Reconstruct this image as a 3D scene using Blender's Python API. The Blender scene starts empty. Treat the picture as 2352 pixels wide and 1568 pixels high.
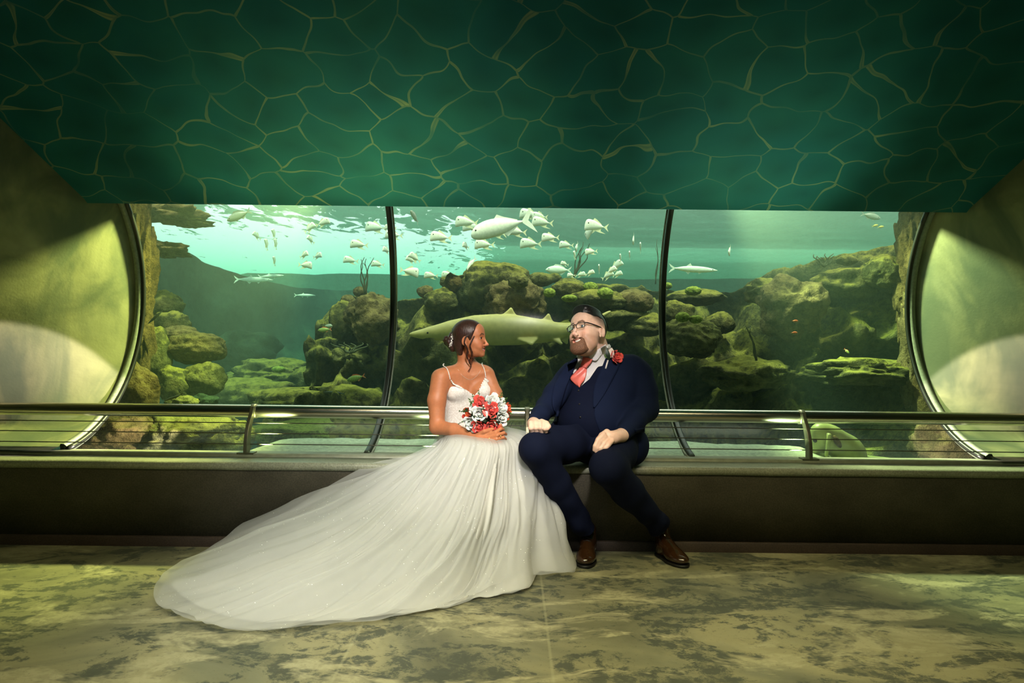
import bpy, bmesh, math, random
import numpy as np
from mathutils import Vector, Matrix, Euler, noise as mnoise

random.seed(7); np.random.seed(7)
SC = bpy.context.scene
COL = SC.collection
PI = math.pi

# ------------------------------------------------------------------ camera
CAMH = 1.2; FPX = 1568.0; ROLL = 0.0108
cam_d = bpy.data.cameras.new('camera'); cam = bpy.data.objects.new('camera', cam_d); COL.objects.link(cam)
cam_d.sensor_width = 36.0; cam_d.lens = 36.0 * FPX / 2352.0; cam_d.clip_start = 0.05; cam_d.clip_end = 200
_cr, _sr = math.cos(ROLL), math.sin(ROLL)
# columns: camera right, camera up, camera back (world)
cam.matrix_world = Matrix(((_cr, -_sr, 0, 0), (0, 0, -1, 0), (_sr, _cr, 0, CAMH), (0, 0, 0, 1)))
SC.camera = cam

def at(px, py, Y):
    """the world point at distance Y that the photograph shows at pixel (px, py)"""
    u = (px - 1176.0) / FPX; v = (784.0 - py) / FPX
    return Vector(((u * _cr - v * _sr) * Y, Y, CAMH + (u * _sr + v * _cr) * Y))
def atz(px, py, z=0.0):
    """the world point on the horizontal plane z seen at pixel (px, py)"""
    u = (px - 1176.0) / FPX; v = (784.0 - py) / FPX
    Y = (z - CAMH) / (u * _sr + v * _cr)
    return at(px, py, Y)

# ------------------------------------------------------------------ view, world, lights
SC.view_settings.view_transform = 'Standard'; SC.view_settings.look = 'None'
SC.view_settings.gamma = 1.0; SC.view_settings.exposure = 0.0
SC.view_settings.use_curve_mapping = False
cy = SC.cycles
cy.max_bounces = 6; cy.diffuse_bounces = 2; cy.glossy_bounces = 2; cy.transmission_bounces = 2
cy.transparent_max_bounces = 14; cy.volume_bounces = 0
cy.caustics_reflective = False; cy.caustics_refractive = False
cy.sample_clamp_indirect = 2.0; cy.sample_clamp_direct = 0
cy.use_adaptive_sampling = True; cy.adaptive_threshold = 0.03

world = bpy.data.worlds.new('sky'); SC.world = world; world.use_nodes = True
wb = world.node_tree.nodes['Background']
wb.inputs[0].default_value = (1.0, 0.97, 0.90, 1); wb.inputs[1].default_value = 1.5

def light(name, kind, loc, energy, color, target=None, **kw):
    d = bpy.data.lights.new(name, kind); d.energy = energy; d.color = color
    for k, v in kw.items(): setattr(d, k, v)
    o = bpy.data.objects.new(name, d); COL.objects.link(o); o.location = loc
    if target is not None:
        o.rotation_euler = (Vector(target) - Vector(loc)).to_track_quat('-Z', 'Y').to_euler()
    return o
R = math.radians
# daylight falling into the tank, high and from above the walkway
light('sun', 'SUN', (2, 3.5, 9), 7.5, (1.0, 0.92, 0.62), (1.2, 6.2, 2.0), angle=R(6))
# added spots under the water surface, out of view, brightening the end walls
light('tank_fill', 'SPOT', (-1.45, 5.55, 2.70), 980, (1.0, 0.93, 0.30), (-3.0, 4.60, 1.2), spot_size=R(82), spot_blend=0.5, shadow_soft_size=0.09)
light('tank_fill', 'SPOT', (1.65, 5.55, 2.70), 820, (0.92, 1.0, 0.50), (3.2, 4.60, 1.2), spot_size=R(82), spot_blend=0.5, shadow_soft_size=0.09)
light('tank_fill', 'AREA', (0.3, 5.42, 2.72), 26, (1.0, 0.96, 0.72), (0.3, 5.2, 0), shape='RECTANGLE', size=4.4, size_y=0.3, specular_factor=0.3)  # added area light for the sand shelf and near rocks, out of view
# added area light that brightens the haze in the right half of the tank
light('tank_fill', 'AREA', (3.3, 10.6, 2.70), 280, (1.0, 0.98, 0.76), (3.3, 10.9, 0), shape='RECTANGLE', size=7.6, size_y=5.0, specular_factor=0.0)
# added spots hidden behind the kerb, brightening the painted ceiling
for _x, _c in ((-1.5, (0.85, 1.0, 0.36)), (-0.5, (0.70, 1.0, 0.45)), (1.75, (0.70, 1.0, 0.50))):
    light('ceiling_fill', 'SPOT', (_x, 4.165, 0.53), 92, _c, (_x * 0.9, 4.62, 2.25), spot_size=R(72), spot_blend=1.0, shadow_soft_size=0.03, specular_factor=0.2)
# added overhead area light, out of view, brightening the floor before the bench
light('floor_fill', 'AREA', (0.2, 1.7, 2.95), 34, (1.0, 0.90, 0.50), (0.2, 2.6, 0), shape='RECTANGLE', size=3.4, size_y=0.8, spread=R(88), specular_factor=0.1)
# the photographer's flash, held high in front of the couple
light('flash', 'SPOT', (0.25, 1.0, 2.6), 430, (1.0, 0.95, 0.92), (-0.08, 3.80, 0.92), spot_size=R(33), spot_blend=0.9, shadow_soft_size=0.10, specular_factor=0.5)
light('flash', 'SPOT', (-0.9, 0.6, 2.6), 310, (0.88, 0.96, 1.0), (-0.75, 3.2, 0.1), spot_size=R(42), spot_blend=1.0, shadow_soft_size=0.3, specular_factor=0.3)
# added area light in place of an assumed window behind the photographer
light('rear_fill', 'AREA', (0, -1.9, 1.2), 7, (0.62, 1.0, 0.62), (0, 3, 1.6), shape='RECTANGLE', size=5.5, size_y=1.4, specular_factor=0.3)
# added spots behind the rail, making the light band low on the end walls
light('wall_fill', 'SPOT', (-1.9, 4.37, 0.60), 150, (1.0, 0.88, 0.76), (-3.1, 4.55, 0.62), spot_size=R(54), spot_blend=0.12, shadow_soft_size=0.02)
light('wall_fill', 'SPOT', (2.05, 4.37, 0.60), 150, (1.0, 0.88, 0.76), (3.25, 4.55, 0.62), spot_size=R(54), spot_blend=0.12, shadow_soft_size=0.02)

# ------------------------------------------------------------------ helpers
def link(o):
    COL.objects.link(o); return o
def tag(o, label=None, cat=None, group=None, kind=None):
    if label: o['label'] = label
    if cat: o['category'] = cat
    if group: o['group'] = group
    if kind: o['kind'] = kind
    return o
def empty(name, loc=(0, 0, 0), rz=0.0):
    o = bpy.data.objects.new(name, None); o.location = loc; o.rotation_euler = (0, 0, rz); o.empty_display_size = 0.05
    return link(o)
def thing(name, label, cat, loc=(0, 0, 0), group=None):
    return tag(empty(name, loc), label, cat, group)
def put(o, parent):
    """parent without moving: the child's mesh is in world coordinates"""
    if parent is None: return o
    o.parent = parent
    if parent is None: return o
    if parent.parent is None: o.matrix_parent_inverse = parent.matrix_basis.inverted()
    return o
def mesh_obj(name, verts, faces, mat=None, parent=None, smooth=True, world=True):
    me = bpy.data.meshes.new(name)
    me.from_pydata([tuple(v) for v in verts], [], [tuple(int(i) for i in f) for f in faces]); me.update()
    if smooth: me.polygons.foreach_set('use_smooth', [True] * len(me.polygons))
    o = bpy.data.objects.new(name, me)
    for m in (mat if isinstance(mat, (list, tuple)) else [mat]):
        if m: me.materials.append(m)
    link(o)
    if parent is not None:
        if world: put(o, parent)
        else: o.parent = parent
    return o
class MB:
    """collects shapes, then links them as one mesh"""
    def __init__(s): s.v = []; s.f = []
    def add(s, v, f):
        n = len(s.v); s.v += [Vector(p) for p in v]; s.f += [[i + n for i in q] for q in f]; return s
    def box(s, lo, hi, M=None):
        x0, y0, z0 = lo; x1, y1, z1 = hi
        v = [Vector(p) for p in ((x0,y0,z0),(x1,y0,z0),(x1,y1,z0),(x0,y1,z0),(x0,y0,z1),(x1,y0,z1),(x1,y1,z1),(x0,y1,z1))]
        if M is not None: v = [M @ p for p in v]
        return s.add(v, [(0,3,2,1),(4,5,6,7),(0,1,5,4),(1,2,6,5),(2,3,7,6),(3,0,4,7)])
    def tube(s, pts, rad, n=10, cap=True, flat=None):
        pts = [Vector(p) for p in pts]; m = len(pts)
        rad = list(rad) if hasattr(rad, '__len__') else [rad] * m
        t0 = (pts[1] - pts[0]).normalized()
        ref = Vector((0, 0, 1)) if abs(t0.z) < 0.9 else Vector((1, 0, 0))
        nx = t0.cross(ref).normalized(); v = []; f = []
        for i, p in enumerate(pts):
            t = (pts[min(i + 1, m - 1)] - pts[max(i - 1, 0)]).normalized()
            nx = (nx - t * nx.dot(t)).normalized(); ny = t.cross(nx)
            for k in range(n):
                a = 2 * PI * k / n
                v.append(p + (nx * math.cos(a) + ny * math.sin(a) * (flat or 1.0)) * rad[i])
        for i in range(m - 1):
            for k in range(n):
                f.append((i*n+k, i*n+(k+1) % n, (i+1)*n+(k+1) % n, (i+1)*n+k))
        if cap: f.append(list(range(n))[::-1]); f.append([(m-1)*n+k for k in range(n)])
        return s.add(v, f)
    def grid(s, P, closed=False):
        """P: rows of points"""
        r = len(P); c = len(P[0]); f = []
        for i in range(r - 1):
            for j in range(c if closed else c - 1):
                f.append((i*c+j, i*c+(j+1) % c, (i+1)*c+(j+1) % c, (i+1)*c+j))
        return s.add([p for row in P for p in row], f)
    def lathe(s, prof, M=None, n=16):
        P = [[Vector((r*math.cos(2*PI*k/n), r*math.sin(2*PI*k/n), z)) for k in range(n)] for r, z in prof]
        if M is not None: P = [[M @ p for p in row] for row in P]
        return s.grid(P, True)
    def build(s, name, mat=None, parent=None, smooth=True, world=True):
        return mesh_obj(name, s.v, s.f, mat, parent, smooth, world)
def add_mod(o, kind, **kw):
    m = o.modifiers.new(kind.lower(), kind)
    for k, v in kw.items(): setattr(m, k, v)
    return m
def solid(o, t, off=0.0): return add_mod(o, 'SOLIDIFY', thickness=t, offset=off)
def copy_tree(o, parent=None):
    c = o.copy(); COL.objects.link(c)
    if parent is not None: c.parent = parent
    for ch in list(o.children): copy_tree(ch, c)
    return c
def catmull(pts, n):
    P = [Vector(p) for p in pts]; P = [P[0]*2 - P[1]] + P + [P[-1]*2 - P[-2]]; out = []
    m = len(P) - 3
    for k in range(n):
        t = k / (n - 1) * m; i = min(int(t), m - 1); t -= i
        a, b, c, d = P[i], P[i+1], P[i+2], P[i+3]
        out.append(0.5 * ((2*b) + (c - a)*t + (2*a - 5*b + 4*c - d)*t*t + (3*b - a - 3*c + d)*t*t*t))
    return out

# ------------------------------------------------------------------ materials
class NT:
    def __init__(s, name):
        s.m = bpy.data.materials.new(name); s.m.use_nodes = True
        s.t = s.m.node_tree; s.t.nodes.clear()
        s.out = s.t.nodes.new('ShaderNodeOutputMaterial')
    def n(s, kind, ins=None, **kw):
        nd = s.t.nodes.new('ShaderNode' + kind)
        for k, v in kw.items(): setattr(nd, k, v)
        for k, v in (ins or {}).items(): s.set(nd.inputs[k], v)
        return nd
    def set(s, sock, v):
        if isinstance(v, bpy.types.NodeSocket): s.t.links.new(v, sock)
        elif isinstance(v, bpy.types.Node): s.t.links.new(v.outputs[0], sock)
        else: sock.default_value = v
    def ramp(s, fac, stops, interp='LINEAR'):
        nd = s.t.nodes.new('ShaderNodeValToRGB'); s.set(nd.inputs[0], fac); cr = nd.color_ramp; cr.interpolation = interp
        while len(cr.elements) < len(stops): cr.elements.new(0.5)
        for e, (p, c) in zip(cr.elements, stops):
            e.position = p; e.color = (c if hasattr(c, '__len__') else (c, c, c)) + ((1,) if not hasattr(c, '__len__') or len(c) == 3 else ()) if hasattr(c, '__len__') else (c, c, c, 1)
        return nd.outputs[0]
    def mix(s, f, a, b, mode='MIX'):
        nd = s.t.nodes.new('ShaderNodeMix'); nd.data_type = 'RGBA'; nd.blend_type = mode
        s.set(nd.inputs[0], f)
        for i, v in ((6, a), (7, b)):
            if isinstance(v, tuple) and len(v) == 3: v = v + (1,)
            s.set(nd.inputs[i], v)
        return nd.outputs[2]
    def math(s, op, a, b=0.0, c=None):
        nd = s.t.nodes.new('ShaderNodeMath'); nd.operation = op
        s.set(nd.inputs[0], a); s.set(nd.inputs[1], b)
        if c is not None: s.set(nd.inputs[2], c)
        return nd.outputs[0]
    def noise(s, vec, scale, detail=3, rough=0.55, dist=0.0, out=0):
        nd = s.n('TexNoise', {'Scale': scale, 'Detail': detail, 'Roughness': rough, 'Distortion': dist})
        if vec is not None: s.set(nd.inputs['Vector'], vec)
        return nd.outputs[out]
    def coord(s, which='Object', scale=(1, 1, 1), loc=(0, 0, 0)):
        tc = s.n('TexCoord'); mp = s.n('Mapping', {'Scale': scale, 'Location': loc}); s.set(mp.inputs[0], tc.outputs[which]); return mp.outputs[0]
    def bump(s, h, strength=0.3, dist=0.01):
        return s.n('Bump', {'Height': h, 'Strength': strength, 'Distance': dist}).outputs[0]
    def bsdf(s, **kw):
        nd = s.n('BsdfPrincipled')
        for k, v in kw.items():
            k = k.replace('_', ' ')
            if isinstance(v, tuple) and len(v) == 3 and k != 'Subsurface Radius': v = v + (1,)
            s.set(nd.inputs[k], v)
        return nd
    def done(s, surf=None, vol=None):
        if surf is not None: s.set(s.out.inputs[0], surf)
        if vol is not None: s.set(s.out.inputs[1], vol)
        return s.m
def lin(r, g, b):
    f = lambda c: c/12.92 if c <= 0.04045 else ((c + 0.055)/1.055)**2.4
    return (f(r/255), f(g/255), f(b/255))
def plain(name, col, rough=0.5, metal=0.0, spec=0.5, bump=0, bscale=200.0, var=0.0, **kw):
    t = NT(name); c = t.coord('Object'); ins = {}
    nz = t.noise(c, bscale, 4)
    colr = col
    if var: colr = t.mix(t.ramp(nz, [(0.3, 0.0), (0.7, 1.0)]), tuple(x*(1-var) for x in col), tuple(min(1, x*(1+var)) for x in col))
    if bump: ins['Normal'] = t.bump(nz, bump, 0.002)
    b = t.bsdf(Base_Color=colr, Roughness=rough, Metallic=metal, Specular_IOR_Level=spec, **ins, **kw)
    return t.done(b)
# ================================================================== the room
GR = 1.013; GYC = 4.037; GZC = 1.5            # the acrylic window is an arc of this radius in the YZ plane
def arc(a, r=GR): return (GYC + r * math.cos(a), GZC + r * math.sin(a))
A0 = math.asin(-1.0 / GR) + 0.0               # bottom, at the ledge
A1 = math.asin((2.144 - GZC) / GR)            # top, at the ceiling edge
TOPY, TOPZ = arc(A1)
XL, XR, M1, M2 = -2.735, 2.924, -0.885, 1.115

# ---- materials of the room
def mat_ceiling():
    t = NT('painted_ceiling'); v = t.coord('Object', (1, 1.28, 0))
    wob = t.noise(v, 2.6, 1.5, out=1)
    sub = t.n('VectorMath', operation='SUBTRACT'); t.set(sub.inputs[0], wob); sub.inputs[1].default_value = (0.5, 0.5, 0.5)
    sc = t.n('VectorMath', operation='SCALE'); t.set(sc.inputs[0], sub.outputs[0]); sc.inputs['Scale'].default_value = 0.30
    ad = t.n('VectorMath', operation='ADD'); t.set(ad.inputs[0], v); t.set(ad.inputs[1], sc.outputs[0])
    mp = t.n('Mapping', {'Scale': (0.74, 1.0, 1.0)}); t.set(mp.inputs[0], ad.outputs[0])
    f1 = t.n('TexVoronoi', {'Scale': 4.6, 'Randomness': 0.9, 'Smoothness': 0.12}, feature='SMOOTH_F1', voronoi_dimensions='2D'); t.set(f1.inputs['Vector'], mp.outputs[0])
    f2 = t.n('TexVoronoi', {'Scale': 4.6, 'Randomness': 0.9}, feature='F2', voronoi_dimensions='2D'); t.set(f2.inputs['Vector'], mp.outputs[0])
    e = t.n('TexVoronoi', {'Scale': 4.6, 'Randomness': 0.9}, feature='DISTANCE_TO_EDGE', voronoi_dimensions='2D'); t.set(e.inputs['Vector'], mp.outputs[0])
    d = t.math('SUBTRACT', f2.outputs[0], f1.outputs[0])       # rounded cells: wide at the corners, thin between them
    w = t.math('MULTIPLY_ADD', t.noise(v, 2.6, 2), 0.050, -0.006)
    rim = t.ramp(t.math('DIVIDE', t.math('SUBTRACT', d, 0.02), w), [(0.0, 1.0), (0.6, 0.9), (1.0, 0.0)])
    gap = t.ramp(e.outputs[0], [(0.010, 0.55), (0.028, 1.0)])      # the stroke opens into two where cells meet at a corner
    line = t.mix(1.0, rim, gap, 'MULTIPLY')
    brk = t.ramp(t.noise(v, 1.9, 3), [(0.36, 0.15), (0.62, 1.0)])
    line = t.mix(1.0, line, brk, 'MULTIPLY')
    mott = t.noise(v, 0.9, 4, 0.6)
    base = t.ramp(mott, [(0.3, (0.006, 0.112, 0.150)), (0.7, (0.016, 0.142, 0.138))])
    cellt = t.ramp(f1.outputs[0], [(0.0, 0.86), (0.6, 1.12)])
    base = t.mix(1.0, base, cellt, 'MULTIPLY')
    col = t.mix(line, base, (0.30, 0.36, 0.20))
    b = t.bsdf(Base_Color=col, Roughness=0.75, Specular_IOR_Level=0.25, Normal=t.bump(t.noise(v, 90, 3), 0.15, 0.004))
    return t.done(b)
def mat_endwall():
    t = NT('plastered_concrete'); v = t.coord('Object')
    a = t.noise(v, 2.6, 4, 0.55, 0.5); c = t.noise(t.coord('Object', (1, 1, 0.35)), 3.2, 4, 0.55, 0.6)
    col = t.ramp(a, [(0.30, (0.14, 0.155, 0.095)), (0.5, (0.29, 0.285, 0.16)), (0.70, (0.40, 0.38, 0.22))])  # tank caustics put into the wall colour as yellow and grey-green mottling
    col = t.mix(t.ramp(c, [(0.42, 0.0), (0.62, 0.75)]), col, (0.105, 0.135, 0.095))
    return t.done(t.bsdf(Base_Color=col, Roughness=0.8, Specular_IOR_Level=0.2, Normal=t.bump(t.noise(v, 60, 4), 0.2, 0.004)))
def mat_sidewall():
    t = NT('dark_side_wall'); v = t.coord('Object')
    col = t.ramp(t.noise(v, 1.6, 4), [(0.3, (0.10, 0.11, 0.075)), (0.7, (0.16, 0.17, 0.11))])
    return t.done(t.bsdf(Base_Color=col, Roughness=0.85, Specular_IOR_Level=0.2))
def mat_floor():
    t = NT('stained_concrete_floor'); v = t.coord('Object')
    big = t.noise(v, 1.15, 4, 0.6, 1.2); mid = t.noise(t.coord('Object', (1, 1.7, 1), (3, 1, 0)), 2.6, 6, 0.68, 0.8)
    fine = t.noise(v, 14, 6, 0.75, 0.3); speck = t.noise(v, 55, 4, 0.7)
    col = t.ramp(big, [(0.30, (0.105, 0.105, 0.065)), (0.48, (0.20, 0.195, 0.115)), (0.62, (0.31, 0.285, 0.155))])
    val = t.math('MULTIPLY_ADD', fine, 0.42, t.math('ADD', mid, -0.21))
    dark = t.ramp(val, [(0.49, 0.0), (0.545, 1.0)])
    rough = t.ramp(fine, [(0.42, 0.0), (0.52, 1.0)])
    dm = t.mix(1.0, dark, t.mix(0.55, (1, 1, 1), rough), 'MULTIPLY')
    col = t.mix(t.math('MULTIPLY', dm, 0.9), col, (0.062, 0.070, 0.052))
    pale = t.ramp(t.noise(t.coord('Object', (1, 2.0, 1), (7, 2, 0)), 1.7, 5, 0.7, 0.6), [(0.52, 0.0), (0.60, 0.9)])
    col = t.mix(t.math('MULTIPLY', pale, t.mix(0.5, (1, 1, 1), rough)), col, (0.42, 0.39, 0.23))
    col = t.mix(t.ramp(speck, [(0.60, 0.0), (0.70, 0.5)]), col, (0.06, 0.06, 0.04))
    sx = t.n('SeparateXYZ'); t.set(sx.inputs[0], v)
    for x0 in (-0.62, 0.16):      # thin pale joints running away from the visitor
        d = t.math('ABSOLUTE', t.math('SUBTRACT', sx.outputs[0], x0)); col = t.mix(t.ramp(d, [(0.003, 0.30), (0.006, 0.0)]), col, (0.45, 0.43, 0.26))
    ro = t.ramp(mid, [(0.3, 0.42), (0.7, 0.7)])
    return t.done(t.bsdf(Base_Color=col, Roughness=ro, Specular_IOR_Level=0.35, Normal=t.bump(t.mix(0.5, fine, speck), 0.2, 0.004)))
def mat_bench(name, c0, c1, ro):
    t = NT(name); v = t.coord('Object')
    col = t.ramp(t.noise(t.coord('Object', (1, 1, 1.6)), 3.0, 6, 0.65), [(0.3, c0), (0.7, c1)])
    sp = t.ramp(t.noise(v, 120, 3), [(0.35, 0.75), (0.65, 1.15)])
    return t.done(t.bsdf(Base_Color=t.mix(1.0, col, sp, 'MULTIPLY'), Roughness=ro, Specular_IOR_Level=0.4, Normal=t.bump(t.noise(v, 70, 4), 0.25, 0.004)))
def mat_glass():
    t = NT('acrylic'); fr = t.n('Fresnel', {'IOR': 1.42})
    g = t.n('BsdfGlossy', {'Color': (1, 1, 1, 1), 'Roughness': 0.16}); tr = t.n('BsdfTransparent', {'Color': (0.95, 0.985, 0.965, 1)})
    mx = t.n('MixShader'); t.set(mx.inputs[0], t.math('MULTIPLY', fr.outputs[0], 0.30)); t.set(mx.inputs[1], tr); t.set(mx.inputs[2], g)
    return t.done(mx)
M_CEIL, M_END, M_SIDE, M_FLOOR, M_GLASS = mat_ceiling(), mat_endwall(), mat_sidewall(), mat_floor(), mat_glass()
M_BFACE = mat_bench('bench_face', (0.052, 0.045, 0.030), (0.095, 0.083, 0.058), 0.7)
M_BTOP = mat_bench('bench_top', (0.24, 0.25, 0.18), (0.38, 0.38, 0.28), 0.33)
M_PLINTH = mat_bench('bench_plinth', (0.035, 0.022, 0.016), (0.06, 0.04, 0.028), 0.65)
M_SEAL = plain('black_seal', (0.014, 0.015, 0.012), 0.35)
M_RIM = plain('grey_rim', (0.20, 0.22, 0.16), 0.5, bump=0.2, bscale=60, var=0.2)
M_STEEL = plain('brushed_steel', (0.62, 0.58, 0.50), 0.22, 1.0)
M_CABLE = plain('cable_steel', (0.07, 0.065, 0.04), 0.6)
M_POST = plain('post_steel', (0.26, 0.24, 0.18), 0.42, 1.0)
M_BACK = plain('back_wall_paint', (0.10, 0.10, 0.07), 0.9)

def slab(name, pts_bottom, depth, mat, axis=Vector((0, 0, 1))):
    n = len(pts_bottom); v = [Vector(p) for p in pts_bottom] + [Vector(p) + axis * depth for p in pts_bottom]
    f = [list(range(n))[::-1], list(range(n, 2*n))] + [[i, (i+1) % n, n + (i+1) % n, n + i] for i in range(n)]
    o = mesh_obj(name, v, f, mat, smooth=False); o['kind'] = 'structure'; return o
XO = 4.3
mb = MB(); mb.box((-XO, -2.4, -0.12), (XO, 4.25, 0.0))
fl = mb.build('floor', M_FLOOR, smooth=False); tag(fl, kind='structure')
# painted ceiling: sloping up from the window edge, then flat
CS = 0.8; cyf = 3.40; CEY, CEZ = 4.60, 2.101; czf = CEZ + CS * (CEY - cyf)
prof = [(CEY, CEZ), (cyf, czf), (-2.4, czf + 0.0), (-2.4, czf + 0.12), (cyf, czf + 0.12), (CEY, CEZ + 0.06)]
v = [Vector((x, y, z)) for x in (-XO, XO) for y, z in prof]; n = len(prof)
f = [list(range(n)), [n + i for i in range(n)][::-1]] + [[i, n + i, n + (i+1) % n, (i+1) % n] for i in range(n)]
tag(mesh_obj('ceiling', v, f, M_CEIL, smooth=False), kind='structure')
# roof block between the ceiling edge and the tank hall
mb = MB(); mb.box((-XO, 4.60, CEZ + 0.045), (XO, 4.74, czf + 0.9)); mb.box((-XO, 4.72, TOPZ + 0.05), (XO, 5.0, czf + 0.9)); tag(mb.build('trim_1', M_SIDE, smooth=False), kind='structure')
# end walls: at the foot they run on in line with the acrylic, higher up they flare towards the visitor
NA = 40
def endwall(s, name, x0, kt):
    rows = []
    prof = [arc(A0 + (A1 - A0) * i / NA, GR - 0.03) for i in range(-2, NA + 1)] + [(TOPY - 0.02, TOPZ + 0.12 * i) for i in range(1, 13)]
    for y, z in prof:
        f = min(1.0, max(0.0, (z - 0.62) / (TOPZ - 0.62))); k = kt * f ** 0.85
        d = Vector((s, -k, 0)).normalized(); q0 = 0.012; T = (XO - abs(x0) - q0) / abs(d.x); row = [Vector((x0 + s * q0 * j / 6, y - k * 0.05 * (j / 6) ** 2 * q0, z)) for j in range(6)]
        for j in range(25):
            t = T * (j / 24) ** 1.4; row.append(Vector((x0 + s * q0, y - k * 0.05 * q0, z)) + d * t)
        rows.append(row)
    o = MB().grid(rows).build(name, M_END); tag(o, kind='structure'); return o
XO = 4.2
endwall(-1, 'wall_left', XL - 0.03, 2.3); endwall(1, 'wall_right', XR + 0.03, 2.5)
for k, s in enumerate((-1, 1)):
    mb = MB(); mb.box((min(s * XO, s * (XO + .1)), -2.4, 0), (max(s * XO, s * (XO + .1)), 5.0, czf + .1)); tag(mb.build('wall_side_' + ('left', 'right')[k], M_SIDE, smooth=False), kind='structure')
XO = 3.7
# the wall behind the photographer with its own window opening
mb = MB()
mb.box((-4.3, -2.5, 0), (4.3, -2.4, 0.5)); mb.box((-4.3, -2.5, 2.0), (4.3, -2.4, czf)); mb.box((-4.3, -2.5, 0.5), (-2.8, -2.4, 2.0)); mb.box((2.8, -2.5, 0.5), (4.3, -2.4, 2.0))
mb.box((-2.9, -2.62, 0.4), (2.9, -2.52, 2.1))      # added unseen panel closing the opening so no sky light leaks in
tag(mb.build('wall_back', M_BACK, smooth=False), kind='structure')
def arcstrip(x0, x1, r=GR, a0=A0, a1=A1 + 0.06, n=NA):
    return [[Vector((x, *arc(a0 + (a1 - a0) * i / n, r))) for x in (x0, x1)] for i in range(n + 1)]
# rims: grey collar and black seal at each end of the window
for k, (x, s) in enumerate(((XL, -1), (XR, 1))):
    root = tag(empty('trim_%d' % (k + 2), (x, GYC, GZC)), kind='structure')
    mb = MB(); P = []
    for i in range(NA + 1):
        a = A0 + (A1 + .05 - A0) * i / NA
        P.append([Vector((x + s * dx, *arc(a, GR - dr))) for dx, dr in ((-0.004, -0.02), (-0.004, 0.03), (0.010, 0.042), (0.030, 0.042), (0.036, 0.034), (0.036, -0.02))])
    mb.grid(P).build('collar', M_RIM, root)
    MB().tube([(x - s * 0.012, *arc(A0 + (A1 + .05 - A0) * i / NA, GR - 0.012)) for i in range(NA + 1)], 0.017, 8).build('seal', M_SEAL, root)
# acrylic panes and the joints between them
for k, (xa, xb) in enumerate(((XL, M1), (M1, M2), (M2, XR))):
    o = MB().grid(arcstrip(xa + 0.004, xb - 0.004)).build('window_%d' % (k + 1), M_GLASS); tag(o, kind='structure')
for k, (x, w) in enumerate(((M1, 0.018), (M2, 0.017))):
    P = []
    for i in range(NA + 1):
        a = A0 + (A1 + .03 - A0) * i / NA
        P.append([Vector((x + dx, *arc(a, GR + dr))) for dx, dr in ((-w, 0.035), (-w, -0.012), (-w * .6, -0.022), (w * .6, -0.022), (w, -0.012), (w, 0.035))])
    root = tag(empty('trim_%d' % (k + 4), (x, TOPY, 1.0)), kind='structure')
    MB().grid(P).build('joint', M_SEAL, root)
    MB().tube([(x + (0.03 if k == 0 else -0.03), *arc(A0 + (A1 - A0) * i / NA, GR - 0.006)) for i in range(NA + 1)], 0.006, 6).build('bead', M_RIM, root)

# ---- bench
BY = 3.936; BZ = 0.488
bench = thing('concrete_bench', 'long low dark concrete bench with a paler worn ledge top below the window', 'bench', (0, BY, 0))
def extr(prof, x0=-XO, x1=XO, nseg=60, jit=0.0):
    P = []
    for i in range(nseg + 1):
        x = x0 + (x1 - x0) * i / nseg
        P.append([Vector((x, y + (mnoise.noise((x * 3, y * 9, z * 9)) * jit), z + mnoise.noise((x * 3 + 50, y * 9, z * 9)) * jit)) for y, z in prof])
    return P
r = 0.022; lip = [(BY + .03, BZ - .045), (BY - .004, BZ - .045)] + [(BY - .006 + r - r * math.cos(a), BZ - r + r * math.sin(a)) for a in [i * PI / 2 / 6 for i in range(7)]] + [(BY + .06, BZ), (4.115, BZ), (4.115, BZ - .1)]
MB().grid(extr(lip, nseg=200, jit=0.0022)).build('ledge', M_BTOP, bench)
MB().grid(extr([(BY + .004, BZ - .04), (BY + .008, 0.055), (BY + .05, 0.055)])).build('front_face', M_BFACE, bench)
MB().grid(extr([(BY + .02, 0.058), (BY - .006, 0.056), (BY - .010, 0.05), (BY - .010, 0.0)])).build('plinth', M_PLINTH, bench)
MB().grid(extr([(4.112, BZ - .01), (4.112, BZ + .006), (4.125, BZ + .018), (4.225, BZ + .018), (4.26, BZ - .1)])).build('kerb', plain('pale_kerb', (0.30, 0.31, 0.22), 0.4, var=.15, bscale=20), bench)

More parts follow.
